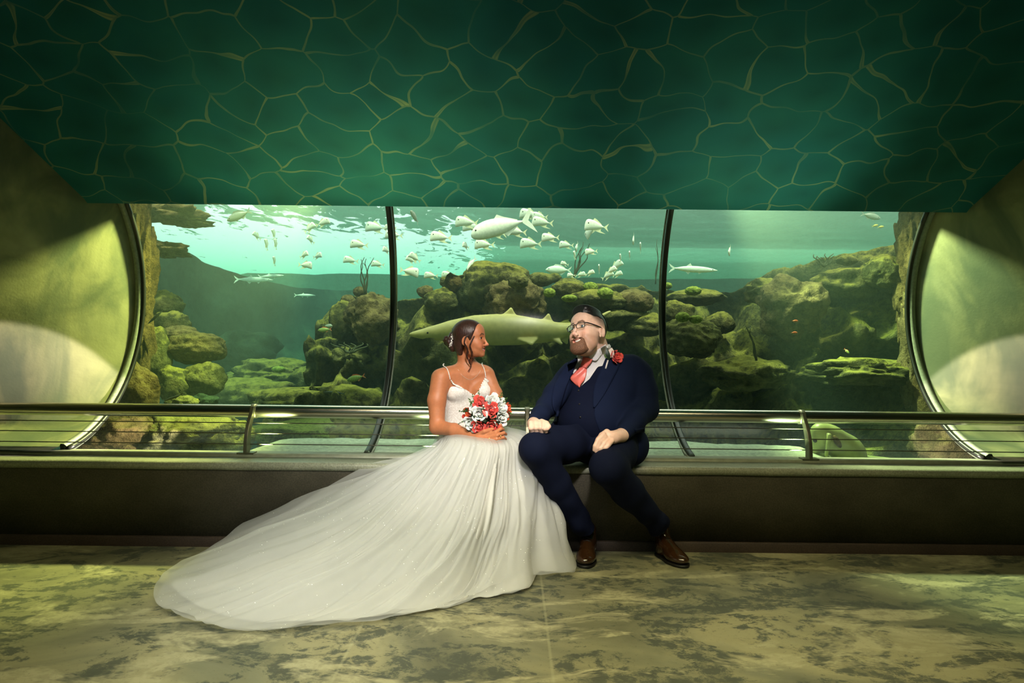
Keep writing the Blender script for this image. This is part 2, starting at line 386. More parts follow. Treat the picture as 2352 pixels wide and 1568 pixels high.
# ---- handrail
rail = thing('handrail', 'polished steel handrail with three posts and thin cables along the bench', 'handrail', (0, 4.2, BZ))
RY, RZ, RR = 4.27, at(1176, 950, 4.27).z, 0.040
RX0, RX1 = -3.55, 3.55
MB().tube([(RX0 + (RX1 - RX0) * i / 40, RY, RZ) for i in range(41)], RR, 24).build('rail_tube', M_STEEL, rail)
POSTS = [at(584, 940, 4.25), at(1211, 950, 4.25), at(1841, 955, 4.25)]
for k, p in enumerate(POSTS):
    base = Vector((p.x * 1.0 + (-0.004, 0, 0.004)[k], 4.145, BZ + 0.018)); top = Vector((base.x, RY - 0.012, RZ + 0.035))
    mb = MB(); d = (top - base); w = 0.011
    P = []
    for i in range(9):
        tt = i / 8; c = base + d * tt + Vector((0, -0.035 * math.sin(PI * tt), 0)); wy = 0.030 - 0.006 * tt
        P.append([c + Vector((sx * w, sy * wy, 0)) for sx, sy in ((-1, -1), (1, -1), (1, 1), (-1, 1))])
    mb.grid(P, True); mb.f.append([0, 3, 2, 1]); mb.f.append([32, 33, 34, 35])
    po = mb.build('post', M_POST, rail, smooth=False); add_mod(po, 'BEVEL', width=0.003, segments=2)
    MB().box((base.x - .05, base.y - .028, base.z - .004), (base.x + .05, base.y + .035, base.z + .006)).build('base_plate', M_POST, po, smooth=False)
    MB().tube([(base.x - 0.016, RY, RZ), (base.x + 0.016, RY, RZ)], RR + 0.005, 20).build('clamp', M_POST, po)
for z, y in ((RZ - 0.070, 4.235), (RZ - 0.130, 4.205), (RZ - 0.192, 4.175)):
    MB().tube([(RX0 - .3 + (RX1 - RX0 + .6) * i / 20, y, z) for i in range(21)], 0.0032, 6).build('cable', M_CABLE, rail)
# ================================================================== the tank
TX0, TX1, TYB, TZ0, WZ = -7.5, 7.5, 17.0, -1.4, 2.75
def mat_water():
    t = NT('tank_water')
    sc = t.n('VolumeScatter', {'Color': (0.70, 0.98, 0.86, 1), 'Density': 0.038, 'Anisotropy': 0.1})
    ab = t.n('VolumeAbsorption', {'Color': (0.20, 0.84, 0.66, 1), 'Density': 0.20})
    ad = t.n('AddShader'); t.set(ad.inputs[0], sc); t.set(ad.inputs[1], ab)
    return t.done(None, ad)
def water_body():
    prof = [(GYC + (GR + .05) * math.cos(a), GZC + (GR + .05) * math.sin(a)) for a in [A0 + (1.35 - A0) * i / 14 for i in range(15)]]
    prof = [(prof[0][0], TZ0)] + prof + [(prof[-1][0], WZ), (TYB, WZ), (TYB, TZ0)]
    v = [Vector((x, y, z)) for x in (TX0, TX1) for y, z in prof]; n = len(prof)
    f = [list(range(n)), [n + i for i in range(n)][::-1]] + [[i, n + i, n + (i+1) % n, (i+1) % n] for i in range(n)]
    o = mesh_obj('water', v, f, mat_water(), smooth=False); return tag(o, kind='structure')
water_body()
def mat_surface():
    t = NT('rippled_surface'); v = t.coord('Object')
    rip = t.noise(t.coord('Object', (1.3, 0.55, 1)), 3.1, 5, 0.62, 0.7)
    # bright glints put into the mask as openings to the sky, mostly left
    reg = t.noise(v, 0.35, 2, 0.5)
    sep = t.n('SeparateXYZ'); t.set(sep.inputs[0], v)
    cal = t.ramp(t.math('MULTIPLY_ADD', sep.outputs[0], 0.16, 0.62), [(0.10, 0.0), (0.52, 0.06), (0.66, 0.32)])
    far = t.ramp(t.math('MULTIPLY', sep.outputs[1], 0.0666), [(0.54, 0.0), (0.74, 0.22)])
    m = t.math('ADD', t.math('SUBTRACT', rip, cal), t.math('MULTIPLY', far, t.math('SUBTRACT', 1.0, t.math('MULTIPLY', cal, 3.1))))
    mask = t.ramp(m, [(0.525, 0.0), (0.555, 1.0)])
    near = t.ramp(t.math('MULTIPLY', sep.outputs[1], 0.1), [(0.755, 0.8), (0.80, 0.0)])      # looked at steeply, the water near the window is clear
    mask = t.mix(1.0, mask, near, 'LIGHTEN')
    tr = t.n('BsdfTransparent', {'Color': (1, 1, 1, 1)})
    gl = t.n('BsdfGlossy', {'Color': (0.7, 0.9, 0.85, 1), 'Roughness': 0.15, 'Normal': t.bump(rip, 0.6, 0.2)})
    tl = t.n('BsdfTranslucent', {'Color': (0.40, 0.62, 0.56, 1)})
    mx0 = t.n('MixShader', {0: 0.13}); t.set(mx0.inputs[1], gl); t.set(mx0.inputs[2], tl)
    mx = t.n('MixShader'); t.set(mx.inputs[0], mask); t.set(mx.inputs[1], mx0); t.set(mx.inputs[2], tr)
    return t.done(mx)
mb = MB(); P = [[Vector((TX0 + (TX1 - TX0) * j / 60, 5.0 + (TYB - 5.0) * i / 40, WZ + 0.01 + 0.02 * mnoise.noise((j * .7, i * .9, 0)))) for j in range(61)] for i in range(41)]
tag(mb.grid(P).build('water_surface', mat_surface()), kind='structure')
def mat_rock(name, cols, lit_moss, lit_moss_amt=0.5, scale=1.0):
    t = NT(name); v = t.coord('Object')
    a = t.noise(v, 3.2 * scale, 6, 0.65, 0.3); b = t.noise(v, 16 * scale, 5, 0.7); c = t.noise(v, 46 * scale, 4, 0.7)
    col = t.ramp(a, [(0.28, cols[0]), (0.5, cols[1]), (0.72, cols[2])])
    col = t.mix(t.ramp(b, [(0.40, 0.6), (0.56, 0.0)]), col, tuple(x * 0.35 for x in cols[0]))  # crevice shade put into the colour where the bump noise dips
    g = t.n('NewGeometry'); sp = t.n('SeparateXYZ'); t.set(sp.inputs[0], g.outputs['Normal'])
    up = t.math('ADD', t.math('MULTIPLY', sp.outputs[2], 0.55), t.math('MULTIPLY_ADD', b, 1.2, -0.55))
    col = t.mix(t.ramp(up, [(0.25, 0.0), (0.7, lit_moss_amt)]), col, lit_moss)  # algae on upward faces; its yellow also stands in for lit tops
    return t.done(t.bsdf(Base_Color=col, Roughness=0.9, Specular_IOR_Level=0.15, Normal=t.bump(t.mix(0.5, b, c), 0.9, 0.05)))
# ================================================================== reef
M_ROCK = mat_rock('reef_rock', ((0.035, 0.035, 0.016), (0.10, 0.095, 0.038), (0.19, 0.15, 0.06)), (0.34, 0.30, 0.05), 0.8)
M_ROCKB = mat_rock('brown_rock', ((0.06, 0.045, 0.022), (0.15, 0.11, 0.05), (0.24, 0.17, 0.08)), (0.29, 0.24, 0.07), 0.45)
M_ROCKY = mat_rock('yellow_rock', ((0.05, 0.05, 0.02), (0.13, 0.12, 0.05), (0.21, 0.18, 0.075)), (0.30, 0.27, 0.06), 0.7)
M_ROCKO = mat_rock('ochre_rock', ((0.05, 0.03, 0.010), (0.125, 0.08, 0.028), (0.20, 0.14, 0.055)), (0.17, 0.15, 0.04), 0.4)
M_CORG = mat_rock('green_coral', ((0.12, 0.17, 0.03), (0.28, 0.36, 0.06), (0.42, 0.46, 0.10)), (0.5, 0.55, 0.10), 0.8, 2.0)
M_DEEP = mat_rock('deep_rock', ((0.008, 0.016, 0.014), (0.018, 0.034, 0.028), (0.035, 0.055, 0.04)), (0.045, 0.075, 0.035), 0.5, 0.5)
M_SAND = plain('sand', (0.62, 0.64, 0.46), 0.9, bump=0.3, bscale=40, var=0.25)
M_STALK = plain('sea_whip', (0.05, 0.055, 0.025), 0.8)
_ico = {}
def ico(sub):
    if sub not in _ico:
        bm = bmesh.new(); bmesh.ops.create_icosphere(bm, subdivisions=sub, radius=1.0)
        bm.verts.ensure_lookup_table()
        _ico[sub] = ([v.co.copy() for v in bm.verts], [[v.index for v in f.verts] for f in bm.faces]); bm.free()
    return _ico[sub]
def fbm(p, oct=4, lac=2.1, gain=0.5):
    a = 1.0; s = 0.0
    for i in range(oct):
        s += a * mnoise.noise(p); p = p * lac; a *= gain
    return s
def rock_mesh(c, r, seed, rough=0.28, sub=4, rot=0.0, lump=1.0, squash=0.0):
    V, F = ico(sub); off = Vector((seed * 7.3, seed * 3.1, seed * 1.7)); c = Vector(c); out = []
    E = Matrix.Rotation(rot, 3, 'Z')
    for v in V:
        n = fbm(v * 1.1 * lump + off, 5); b = abs(mnoise.noise(v * 2.6 * lump + off * 1.7))
        s = 1.0 + rough * (n * 0.9 + 0.7 * (0.35 - b)) + (0.045 * fbm(v * 7.0 + off, 3) if sub >= 4 else 0)
        p = Vector((v.x * r[0] * s, v.y * r[1] * s, v.z * r[2] * s))
        if squash and p.z < -squash * r[2]: p.z = -squash * r[2]
        out.append(c + E @ p)
    return out, F
def rock(name, px, py, Y, wpx, hpx, mat, seed, label=None, cat='rock', group=None, dy=None, rough=0.28, sub=4, lump=1.0, rot=0.0):
    c = at(px, py, Y); k = Y / FPX; g_ = 1.14 if 740 < px < 2080 and py > 630 else 1.0
    if g_ > 1: c.y += 0.10; k *= g_
    r = (wpx * k, (dy if dy else 0.8 * wpx * k), hpx * k)
    v, f = rock_mesh((0, 0, 0), r, seed, rough, sub, rot, lump)
    o = mesh_obj(name, v, f, mat); o.location = c
    return tag(o, label, cat, group)
# tank shell
v, f = [], []
mb = MB()
mb.grid([[Vector((TX0 + 0.3 + fbm(Vector((3, y, z)) * .8) * .4, 4.0 + y, TZ0 + z)) for y in np.linspace(0, 13, 28)] for z in np.linspace(0, WZ - TZ0 + .02, 15)])
mb.grid([[Vector((TX1 - 0.3 - fbm(Vector((8, y, z)) * .8) * .4, 4.0 + y, TZ0 + z)) for y in np.linspace(0, 13, 28)] for z in np.linspace(0, WZ - TZ0 + .02, 15)])
mb.grid([[Vector((x, TYB - 0.5 - fbm(Vector((x, 5, z)) * .7) * .6, TZ0 + z)) for x in np.linspace(TX0, TX1, 40)] for z in np.linspace(0, WZ - TZ0 + .02, 15)])
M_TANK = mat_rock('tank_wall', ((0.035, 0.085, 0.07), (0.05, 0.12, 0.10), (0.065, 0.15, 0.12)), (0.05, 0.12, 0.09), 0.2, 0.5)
tag(mb.build('wall_tank', M_TANK), kind='structure')
P = []
for i in range(60):
    y = 4.28 + (TYB - 4.2) * (i / 59) ** 1.3; row = []
    for j in range(110):
        x = TX0 + (TX1 - TX0) * j / 109
        z = -0.75 + 0.35 * fbm(Vector((x * .7, y * .7, 2.2))) + 0.10 * fbm(Vector((x * 2.6, y * 2.6, 5.2)))
        if y < 5.4: z = z * 0.6 - .45
        row.append(Vector((x, y, max(z, TZ0 + .05))))
    P.append(row)
tag(MB().grid(P).build('floor_tank', M_DEEP), kind='structure')
# pale sand shelf right outside the acrylic
P = []
for i in range(30):
    row = []
    for j in range(70):
        a, b = at(560, 1000, 5.2).x, at(1890, 1000, 5.2).x
        x = a + (b - a) * j / 69; y = 4.27 + 1.05 * i / 29
        e = min(j, 69 - j) / 6.0; e = min(1, e); g = min(1.0, (29 - i) / 6.0)
        z = 0.475 - 0.02 * i / 29 + 0.02 * fbm(Vector((x * 3, y * 3, 1))) - 0.25 * (1 - e) ** 2 - 0.3 * (1 - g) ** 2
        row.append(Vector((x, y, z)))
    P.append(row)
tag(MB().grid(P).build('floor_sand_shelf', M_SAND), kind='structure')
# the long reef bank on the middle and right of the tank
RIDGE = [(735, 790, 7.9), (752, 735, 7.7), (785, 700, 7.5), (840, 676, 7.3), (900, 692, 7.2), (960, 690, 7.1), (1040, 672, 7.0), (1090, 640, 6.9), (1150, 640, 6.9), (1210, 660, 6.9),
         (1300, 662, 7.0), (1400, 662, 7.1), (1500, 660, 7.2), (1600, 663, 7.2), (1690, 668, 7.0), (1740, 640, 6.8), (1800, 612, 6.6), (1860, 598, 6.5), (1940, 582, 6.4), (2000, 572, 6.3), (2060, 572, 6.2), (2130, 596, 6.1), (2230, 620, 6.0)]
def bank():
    R = catmull([at(*p) for p in RIDGE], 190); NT_ = 70; P = []
    for j, rp in enumerate(R):
        col = []
        for i in range(-8, NT_):
            t = i / (NT_ - 1)
            if t < 0: p = Vector((rp.x, rp.y - t * 6.0, rp.z + t * 12.0 * abs(t) ** .5))
            else:
                yf = 5.35 + 0.25 * math.sin(rp.x * 1.3 + 1)
                p = Vector((rp.x, rp.y + (yf - rp.y) * t ** 1.25, rp.z + (-0.55 - rp.z) * (0.72 * t + 0.28 * t * t)))
            q = p * 1.25 + Vector((11, 3, 7))
            n1 = fbm(q, 4); n2 = 0.5 - abs(mnoise.noise(p * 2.4 + Vector((3, 9, 1)))) * 1.8; n3 = fbm(p * 6.5, 3)
            w = min(1.0, max(0.0, (t + 0.02) * 9)) if t >= 0 else 0.25
            w2 = 0.25 + 0.75 * w
            n4 = fbm(p * 3.1 + Vector((7, 1, 2)), 3); p.y -= 0.14 * n4 * w; p.z += 0.08 * n4 * w
            p += Vector((0.10 * n1, -0.48 * n1 * w - 0.16 * n2 * w2 - 0.03 * n3, 0.30 * n1 * w + 0.16 * n2 * w + 0.035 * n3))
            # terraces: shelves with dark recesses under them
            st = math.sin(p.z * 7.0 + 2.2 * fbm(p * 0.9, 3)); p.y -= 0.15 * st * w
            col.append(p)
        P.append(col)
    return P
tag(MB().grid(bank()).build('ground_reef_bank', M_ROCK), kind='structure')
# hazy slope on the left, running back under the bright surface
P = []
SL = catmull([at(300, 520, 8.5), at(360, 552, 8.7), at(420, 572, 9.0), at(500, 612, 9.6), at(600, 645, 10.4), at(720, 662, 11.6), at(850, 668, 12.6)], 60)
for j, rp in enumerate(SL):
    col = []
    for i in range(36):
        t = i / 35; p = Vector((rp.x - 0.3 * t, rp.y - 2.6 * t, rp.z + (-0.7 - rp.z) * t ** 0.8))
        n1 = fbm(p * 1.3 + Vector((4, 4, 4)), 5); p += Vector((0.1 * n1, -0.35 * n1 * min(1, t * 5), 0.12 * n1 * min(1, t * 4 + .2))); col.append(p)
    P.append(col)
tag(MB().grid(P).build('ground_reef_slope', M_DEEP), kind='structure')

B = 'boulders of the reef behind the window'
rock('reef_pillar', 312, 640, 5.75, 34, 235, M_ROCKO, 3, 'tall craggy ochre rock pillar against the left window rim', 'rock', dy=0.16, rough=0.5, lump=2.0, sub=5)
rock('reef_pillar', 2092, 610, 5.75, 26, 170, M_ROCKO, 5, 'tall craggy ochre rock pillar against the right window rim', 'rock', dy=0.16, rough=0.5, lump=2.2, sub=5)
rock('reef_pillar', 2108, 800, 5.45, 26, 150, M_ROCKB, 71, 'dark ragged rock column beside the right window rim, between pillar and stump', 'rock', dy=0.16, rough=0.5, lump=2.2, sub=5)
rock('reef_pillar', 2145, 905, 5.3, 36, 130, M_ROCKO, 6, 'mossy ochre rock stump low against the right window rim', 'rock', dy=0.16, rough=0.4, lump=1.6)
rock('reef_pillar', 2185, 1020, 4.9, 80, 70, M_ROCKB, 61, 'dark brown rock wedge below the right window rim behind the cables', 'rock', dy=0.2, rough=0.3, lump=1.6)
rock('rock_shelf', 395, 492, 6.4, 66, 20, M_ROCKB, 8, 'flat dark rock plate overhanging at the upper left of the window', 'rock', rough=0.55, lump=1.5)
rock('rock_shelf', 440, 512, 6.5, 40, 9, M_ROCK, 9, 'thin jagged rock plate jutting out below the larger upper plate', 'rock', rough=0.5, lump=1.8)
rock('rock_shelf', 375, 575, 6.4, 52, 15, M_ROCKB, 10, 'ragged brown rock shelf beside the ochre pillar under the bright surface', 'rock', rough=0.6, lump=1.6)
rock('boulder', 376, 702, 6.5, 44, 36, M_ROCK, 11, 'round mossy boulder highest in the pile on the left', 'rock', rough=0.2)
rock('boulder', 390, 752, 6.3, 42, 40, M_ROCK, 12, 'green mossy boulder under the round topmost one on the left', 'rock', rough=0.25)
rock('boulder', 415, 765, 6.2, 42, 16, M_ROCKB, 13, 'flat brown slab lying on the large brown boulder', 'rock', rough=0.3)
rock('boulder', 447, 800, 6.1, 70, 36, M_ROCKB, 14, 'large brown oblong boulder at the left of the deep water', 'rock', rough=0.22, sub=5)
rock('boulder', 350, 815, 5.9, 42, 62, M_ROCK, 15, 'dark rock left of the large brown boulder', 'rock', rough=0.3)
rock('boulder', 468, 872, 5.9, 50, 38, M_ROCKY, 16, 'yellowish rounded boulder below the large brown one', 'rock', rough=0.2)
rock('boulder', 400, 882, 5.8, 40, 40, M_ROCK, 17, 'mossy rock between the yellowish boulder and the window rim', 'rock', rough=0.3)
rock('boulder', 312, 905, 5.3, 52, 62, M_ROCKO, 18, 'ochre mossy crag just above the handrail by the left rim', 'rock', rough=0.35)
rock('boulder', 420, 926, 5.5, 34, 18, M_ROCKY, 19, 'pale stone resting just above the left handrail', 'rock', rough=0.3)
rock('boulder', 470, 922, 5.6, 30, 17, M_DEEP, 20, 'dark stone beside the pale one above the left handrail', 'rock', rough=0.3)
rock('boulder', 300, 1000, 4.95, 95, 62, M_ROCKO, 21, 'broad mossy crag seen below the handrail at the left rim', 'rock', dy=0.3, rough=0.35, sub=5)
rock('boulder', 430, 1005, 5.0, 100, 55, M_ROCKY, 22, 'yellow green crag below the handrail left of the first post', 'rock', dy=0.4, rough=0.4, sub=5)
rock('boulder', 520, 1010, 5.1, 50, 40, M_ROCK, 23, 'dark green rock below the rail just left of the first post', 'rock', dy=0.3, rough=0.35)
rock('boulder', 640, 868, 8.4, 110, 40, M_ROCK, 24, 'low green mound on the deep tank floor', 'rock', rough=0.35, sub=5, lump=1.5)
rock('boulder', 575, 905, 7.6, 90, 35, M_ROCK, 25, 'dark mossy hump in front of the green mound', 'rock', rough=0.35)
rock('boulder', 745, 880, 8.0, 70, 40, M_ROCK, 26, 'mossy hump on the deep floor beside the reef bank', 'rock', rough=0.35)
rock('boulder', 560, 800, 9.2, 80, 40, M_DEEP, 27, 'hazy blue green rock in the deep water', 'rock', rough=0.35)
rock('boulder', 690, 925, 6.6, 110, 30, M_ROCK, 28, 'broad dark rock just above the rail under the deep water', 'rock', rough=0.35)
rock('boulder', 800, 935, 6.2, 70, 40, M_ROCK, 29, 'dark rock above the rail left of the first window joint', 'rock', rough=0.35)
rock('boulder', 700, 990, 5.9, 130, 26, M_CORG, 30, 'green overgrown rock seen between the rail and the sand shelf', 'rock', rough=0.35)
rock('boulder', 1135, 660, 6.6, 82, 56, M_ROCK, 31, 'big domed boulder crowning the middle of the reef', 'rock', rough=0.16, sub=5)
rock('boulder', 1180, 690, 6.35, 62, 48, M_ROCKB, 32, 'knobbly brown rock leaning against the big domed boulder', 'rock', rough=0.35, sub=5)
rock('boulder', 1310, 655, 6.6, 30, 16, M_ROCKY, 33, 'flat topped yellow stone on the ridge right of the domed boulder', 'rock', rough=0.2)
rock('boulder', 1242, 640, 6.5, 27, 15, M_ROCKY, 34, 'yellow green dome on the ridge beside the big boulder', 'rock', rough=0.14)
rock('boulder', 1275, 636, 6.8, 15, 10, M_ROCK, 35, 'small round stone behind the yellow green dome', 'rock', rough=0.14)
rock('boulder', 1305, 662, 6.3, 34, 18, M_ROCK, 36, 'dark rounded hump in the middle of the ridge', 'rock', rough=0.16)
rock('boulder', 1375, 690, 6.2, 60, 22, M_ROCK, 37, 'long mossy hump on the ridge above the groom', 'rock', rough=0.2)
rock('boulder', 1460, 690, 6.2, 42, 24, M_ROCKB, 38, 'brown dome left of the second window joint', 'rock', rough=0.16)
rock('boulder', 1400, 728, 6.35, 80, 26, M_ROCKY, 39, 'yellow edged terrace of rock behind the groom', 'rock', rough=0.3)
rock('boulder', 1485, 745, 6.2, 45, 24, M_ROCK, 40, 'mossy dome beside the second window joint at head height', 'rock', rough=0.2)
rock('boulder', 1010, 690, 6.5, 34, 24, M_ROCK, 41, 'mossy stone on the ridge left of the domed boulder', 'rock', rough=0.25)
rock('boulder', 975, 668, 6.7, 17, 13, M_ROCKB, 42, 'small brown round stone on the ridge', 'rock', rough=0.15)
rock('boulder', 1020, 645, 6.6, 11, 10, M_ROCK, 43, 'dark little knob on the ridge left of the domed boulder', 'rock', rough=0.2)
rock('boulder', 1045, 650, 6.5, 18, 16, M_ROCKO, 44, 'orange brown knob touching the domed boulder', 'rock', rough=0.3)
rock('boulder', 822, 668, 7.0, 14, 11, M_ROCKB, 45, 'pinkish brown ball of rock atop the left end of the bank', 'rock', rough=0.12)
rock('boulder', 795, 690, 7.0, 17, 13, M_ROCKB, 46, 'second brown ball of rock below the first on the bank end', 'rock', rough=0.12)
rock('boulder', 782, 735, 6.8, 30, 40, M_ROCK, 47, 'rounded shoulder at the left end of the reef bank', 'rock', rough=0.2)
rock('boulder', 850, 730, 6.6, 55, 50, M_ROCKB, 48, 'brown grey bulge left of the first window joint', 'rock', rough=0.28, sub=5)
rock('boulder', 800, 820, 6.6, 36, 24, M_ROCKY, 49, 'yellow rock carrying thin corals at the left of the first joint', 'rock', rough=0.45)
rock('boulder', 1565, 720, 6.0, 30, 26, M_ROCK, 50, 'dark hump right of the second window joint', 'rock', rough=0.25)
rock('boulder', 1590, 775, 5.8, 62, 40, M_ROCKY, 51, 'big yellow topped rock right of the second window joint', 'rock', rough=0.28, sub=5)
rock('boulder', 1660, 742, 6.1, 30, 22, M_ROCK, 52, 'mossy knoll right of the yellow topped rock', 'rock', rough=0.2)
rock('boulder', 1600, 682, 6.6, 60, 16, M_ROCK, 53, 'low mossy hump on the ridge right of the second joint', 'rock', rough=0.25)
rock('boulder', 1830, 705, 5.9, 66, 60, M_ROCKB, 54, 'large folded brown rock bulging from the right bank', 'rock', rough=0.35, sub=5)
rock('boulder', 1780, 670, 6.1, 50, 26, M_ROCK, 55, 'mossy shoulder at the top left of the right bank', 'rock', rough=0.35)
rock('boulder', 2030, 625, 5.9, 50, 38, M_ROCK, 56, 'dark rounded summit of the right bank', 'rock', rough=0.2, sub=5)
rock('boulder', 1945, 598, 6.1, 24, 12, M_ROCK, 57, 'small hump on the right bank crest', 'rock', rough=0.2)
rock('boulder', 1960, 650, 6.0, 60, 30, M_ROCK, 58, 'mossy rock below the crest of the right bank', 'rock', rough=0.35)
rock('boulder', 1990, 855, 5.6, 110, 26, M_ROCK, 59, 'long mossy ledge low on the right bank', 'rock', rough=0.4, lump=1.4)
rock('boulder', 1720, 860, 5.6, 90, 30, M_ROCK, 60, 'long dark rock above the rail right of the groom', 'rock', rough=0.4, lump=1.4)
# corals
def knob_coral(px, py, Y, wpx, hpx, seed, label, mat=None):
    k = Y / FPX; V, F = ico(4); out = []; off = Vector((seed, seed * 2, 0))
    for v in V:
        d = mnoise.cell(v * 5 + off); s = 1 + 0.16 * math.sqrt(abs(mnoise.noise(v * 4.2 + off))) - 0.05 * d
        out.append(Vector((v.x * wpx * k * s, v.y * wpx * k * s, v.z * hpx * k * s)))
    o = mesh_obj('knob_coral', out, F, mat or M_CORG); o.location = at(px, py, Y); return tag(o, label, 'coral')
knob_coral(1568, 728, 5.55, 15, 11, 1, 'bright yellow green knob coral just right of the second joint')
knob_coral(1598, 733, 5.55, 14, 9, 2, 'pale knobbly coral on the yellow topped rock')
knob_coral(1592, 668, 6.3, 17, 10, 3, 'yellow green coral cushion on the ridge right of the joint')
knob_coral(1533, 656, 6.4, 10, 7, 4, 'small green coral touching the second joint on the ridge')
knob_coral(1262, 672, 6.1, 13, 10, 5, 'small bumpy coral right of the knobbly brown rock')
knob_coral(1356, 660, 6.35, 16, 12, 6, 'bumpy coral near the sea whips on the ridge')
knob_coral(1390, 674, 6.1, 17, 13, 7, 'rough green coral head on the ridge above the groom')
knob_coral(1308, 685, 6.0, 17, 8, 8, 'flat green coral patch between domed boulder and groom')
knob_coral(1190, 645, 6.15, 22, 18, 9, 'yellow brain coral on the right shoulder of the domed boulder', M_ROCKY)
knob_coral(745, 842, 7.4, 26, 10, 10, 'bright green coral patch on the deep floor')
knob_coral(640, 848, 7.7, 14, 7, 11, 'small bright green coral left of the larger patch')
def whips(px, py, Y, H, n, label, spread=0.12, thick=0.008, lean=0.0, wave=0.03):
    root = thing('sea_whip', label, 'coral', at(px, py, Y)); b = at(px, py, Y); rr = random.Random(int(px))
    k = Y / FPX
    for i in range(n):
        a = (i - (n - 1) / 2) / max(1, n) * 2; h = H * k * rr.uniform(.7, 1.0); ph = rr.uniform(0, 6)
        pts = [b + Vector((a * spread * (t ** .7) + wave * math.sin(t * 7 + ph) * t + lean * t, rr.uniform(-.01, .01), h * t)) for t in np.linspace(0, 1, 9)]
        MB().tube(pts, [thick * (1 - .6 * t) for t in np.linspace(0, 1, 9)], 6).build('branch', M_STALK, root)
whips(838, 674, 6.9, 92, 5, 'dark bunch of sea whips left of the first window joint', 0.07)
whips(1318, 636, 6.9, 84, 5, 'dark sea whips leaning right in the middle of the ridge', 0.05, lean=0.11)
whips(1506, 652, 7.0, 110, 2, 'single tall thin sea whip left of the second joint', 0.012, 0.006, 0.02, 0.02)
whips(1737, 828, 5.5, 108, 2, 'dark hanging stalk on the face of the right bank', 0.02, 0.009, -0.06, 0.02)
whips(1893, 612, 6.0, 30, 9, 'short bushy sea whips on the crest of the right bank', 0.10, 0.009, 0, 0.02)
whips(805, 810, 6.5, 26, 6, 'thin pale coral twigs on the yellow rock', 0.2, 0.012, 0, 0.04)
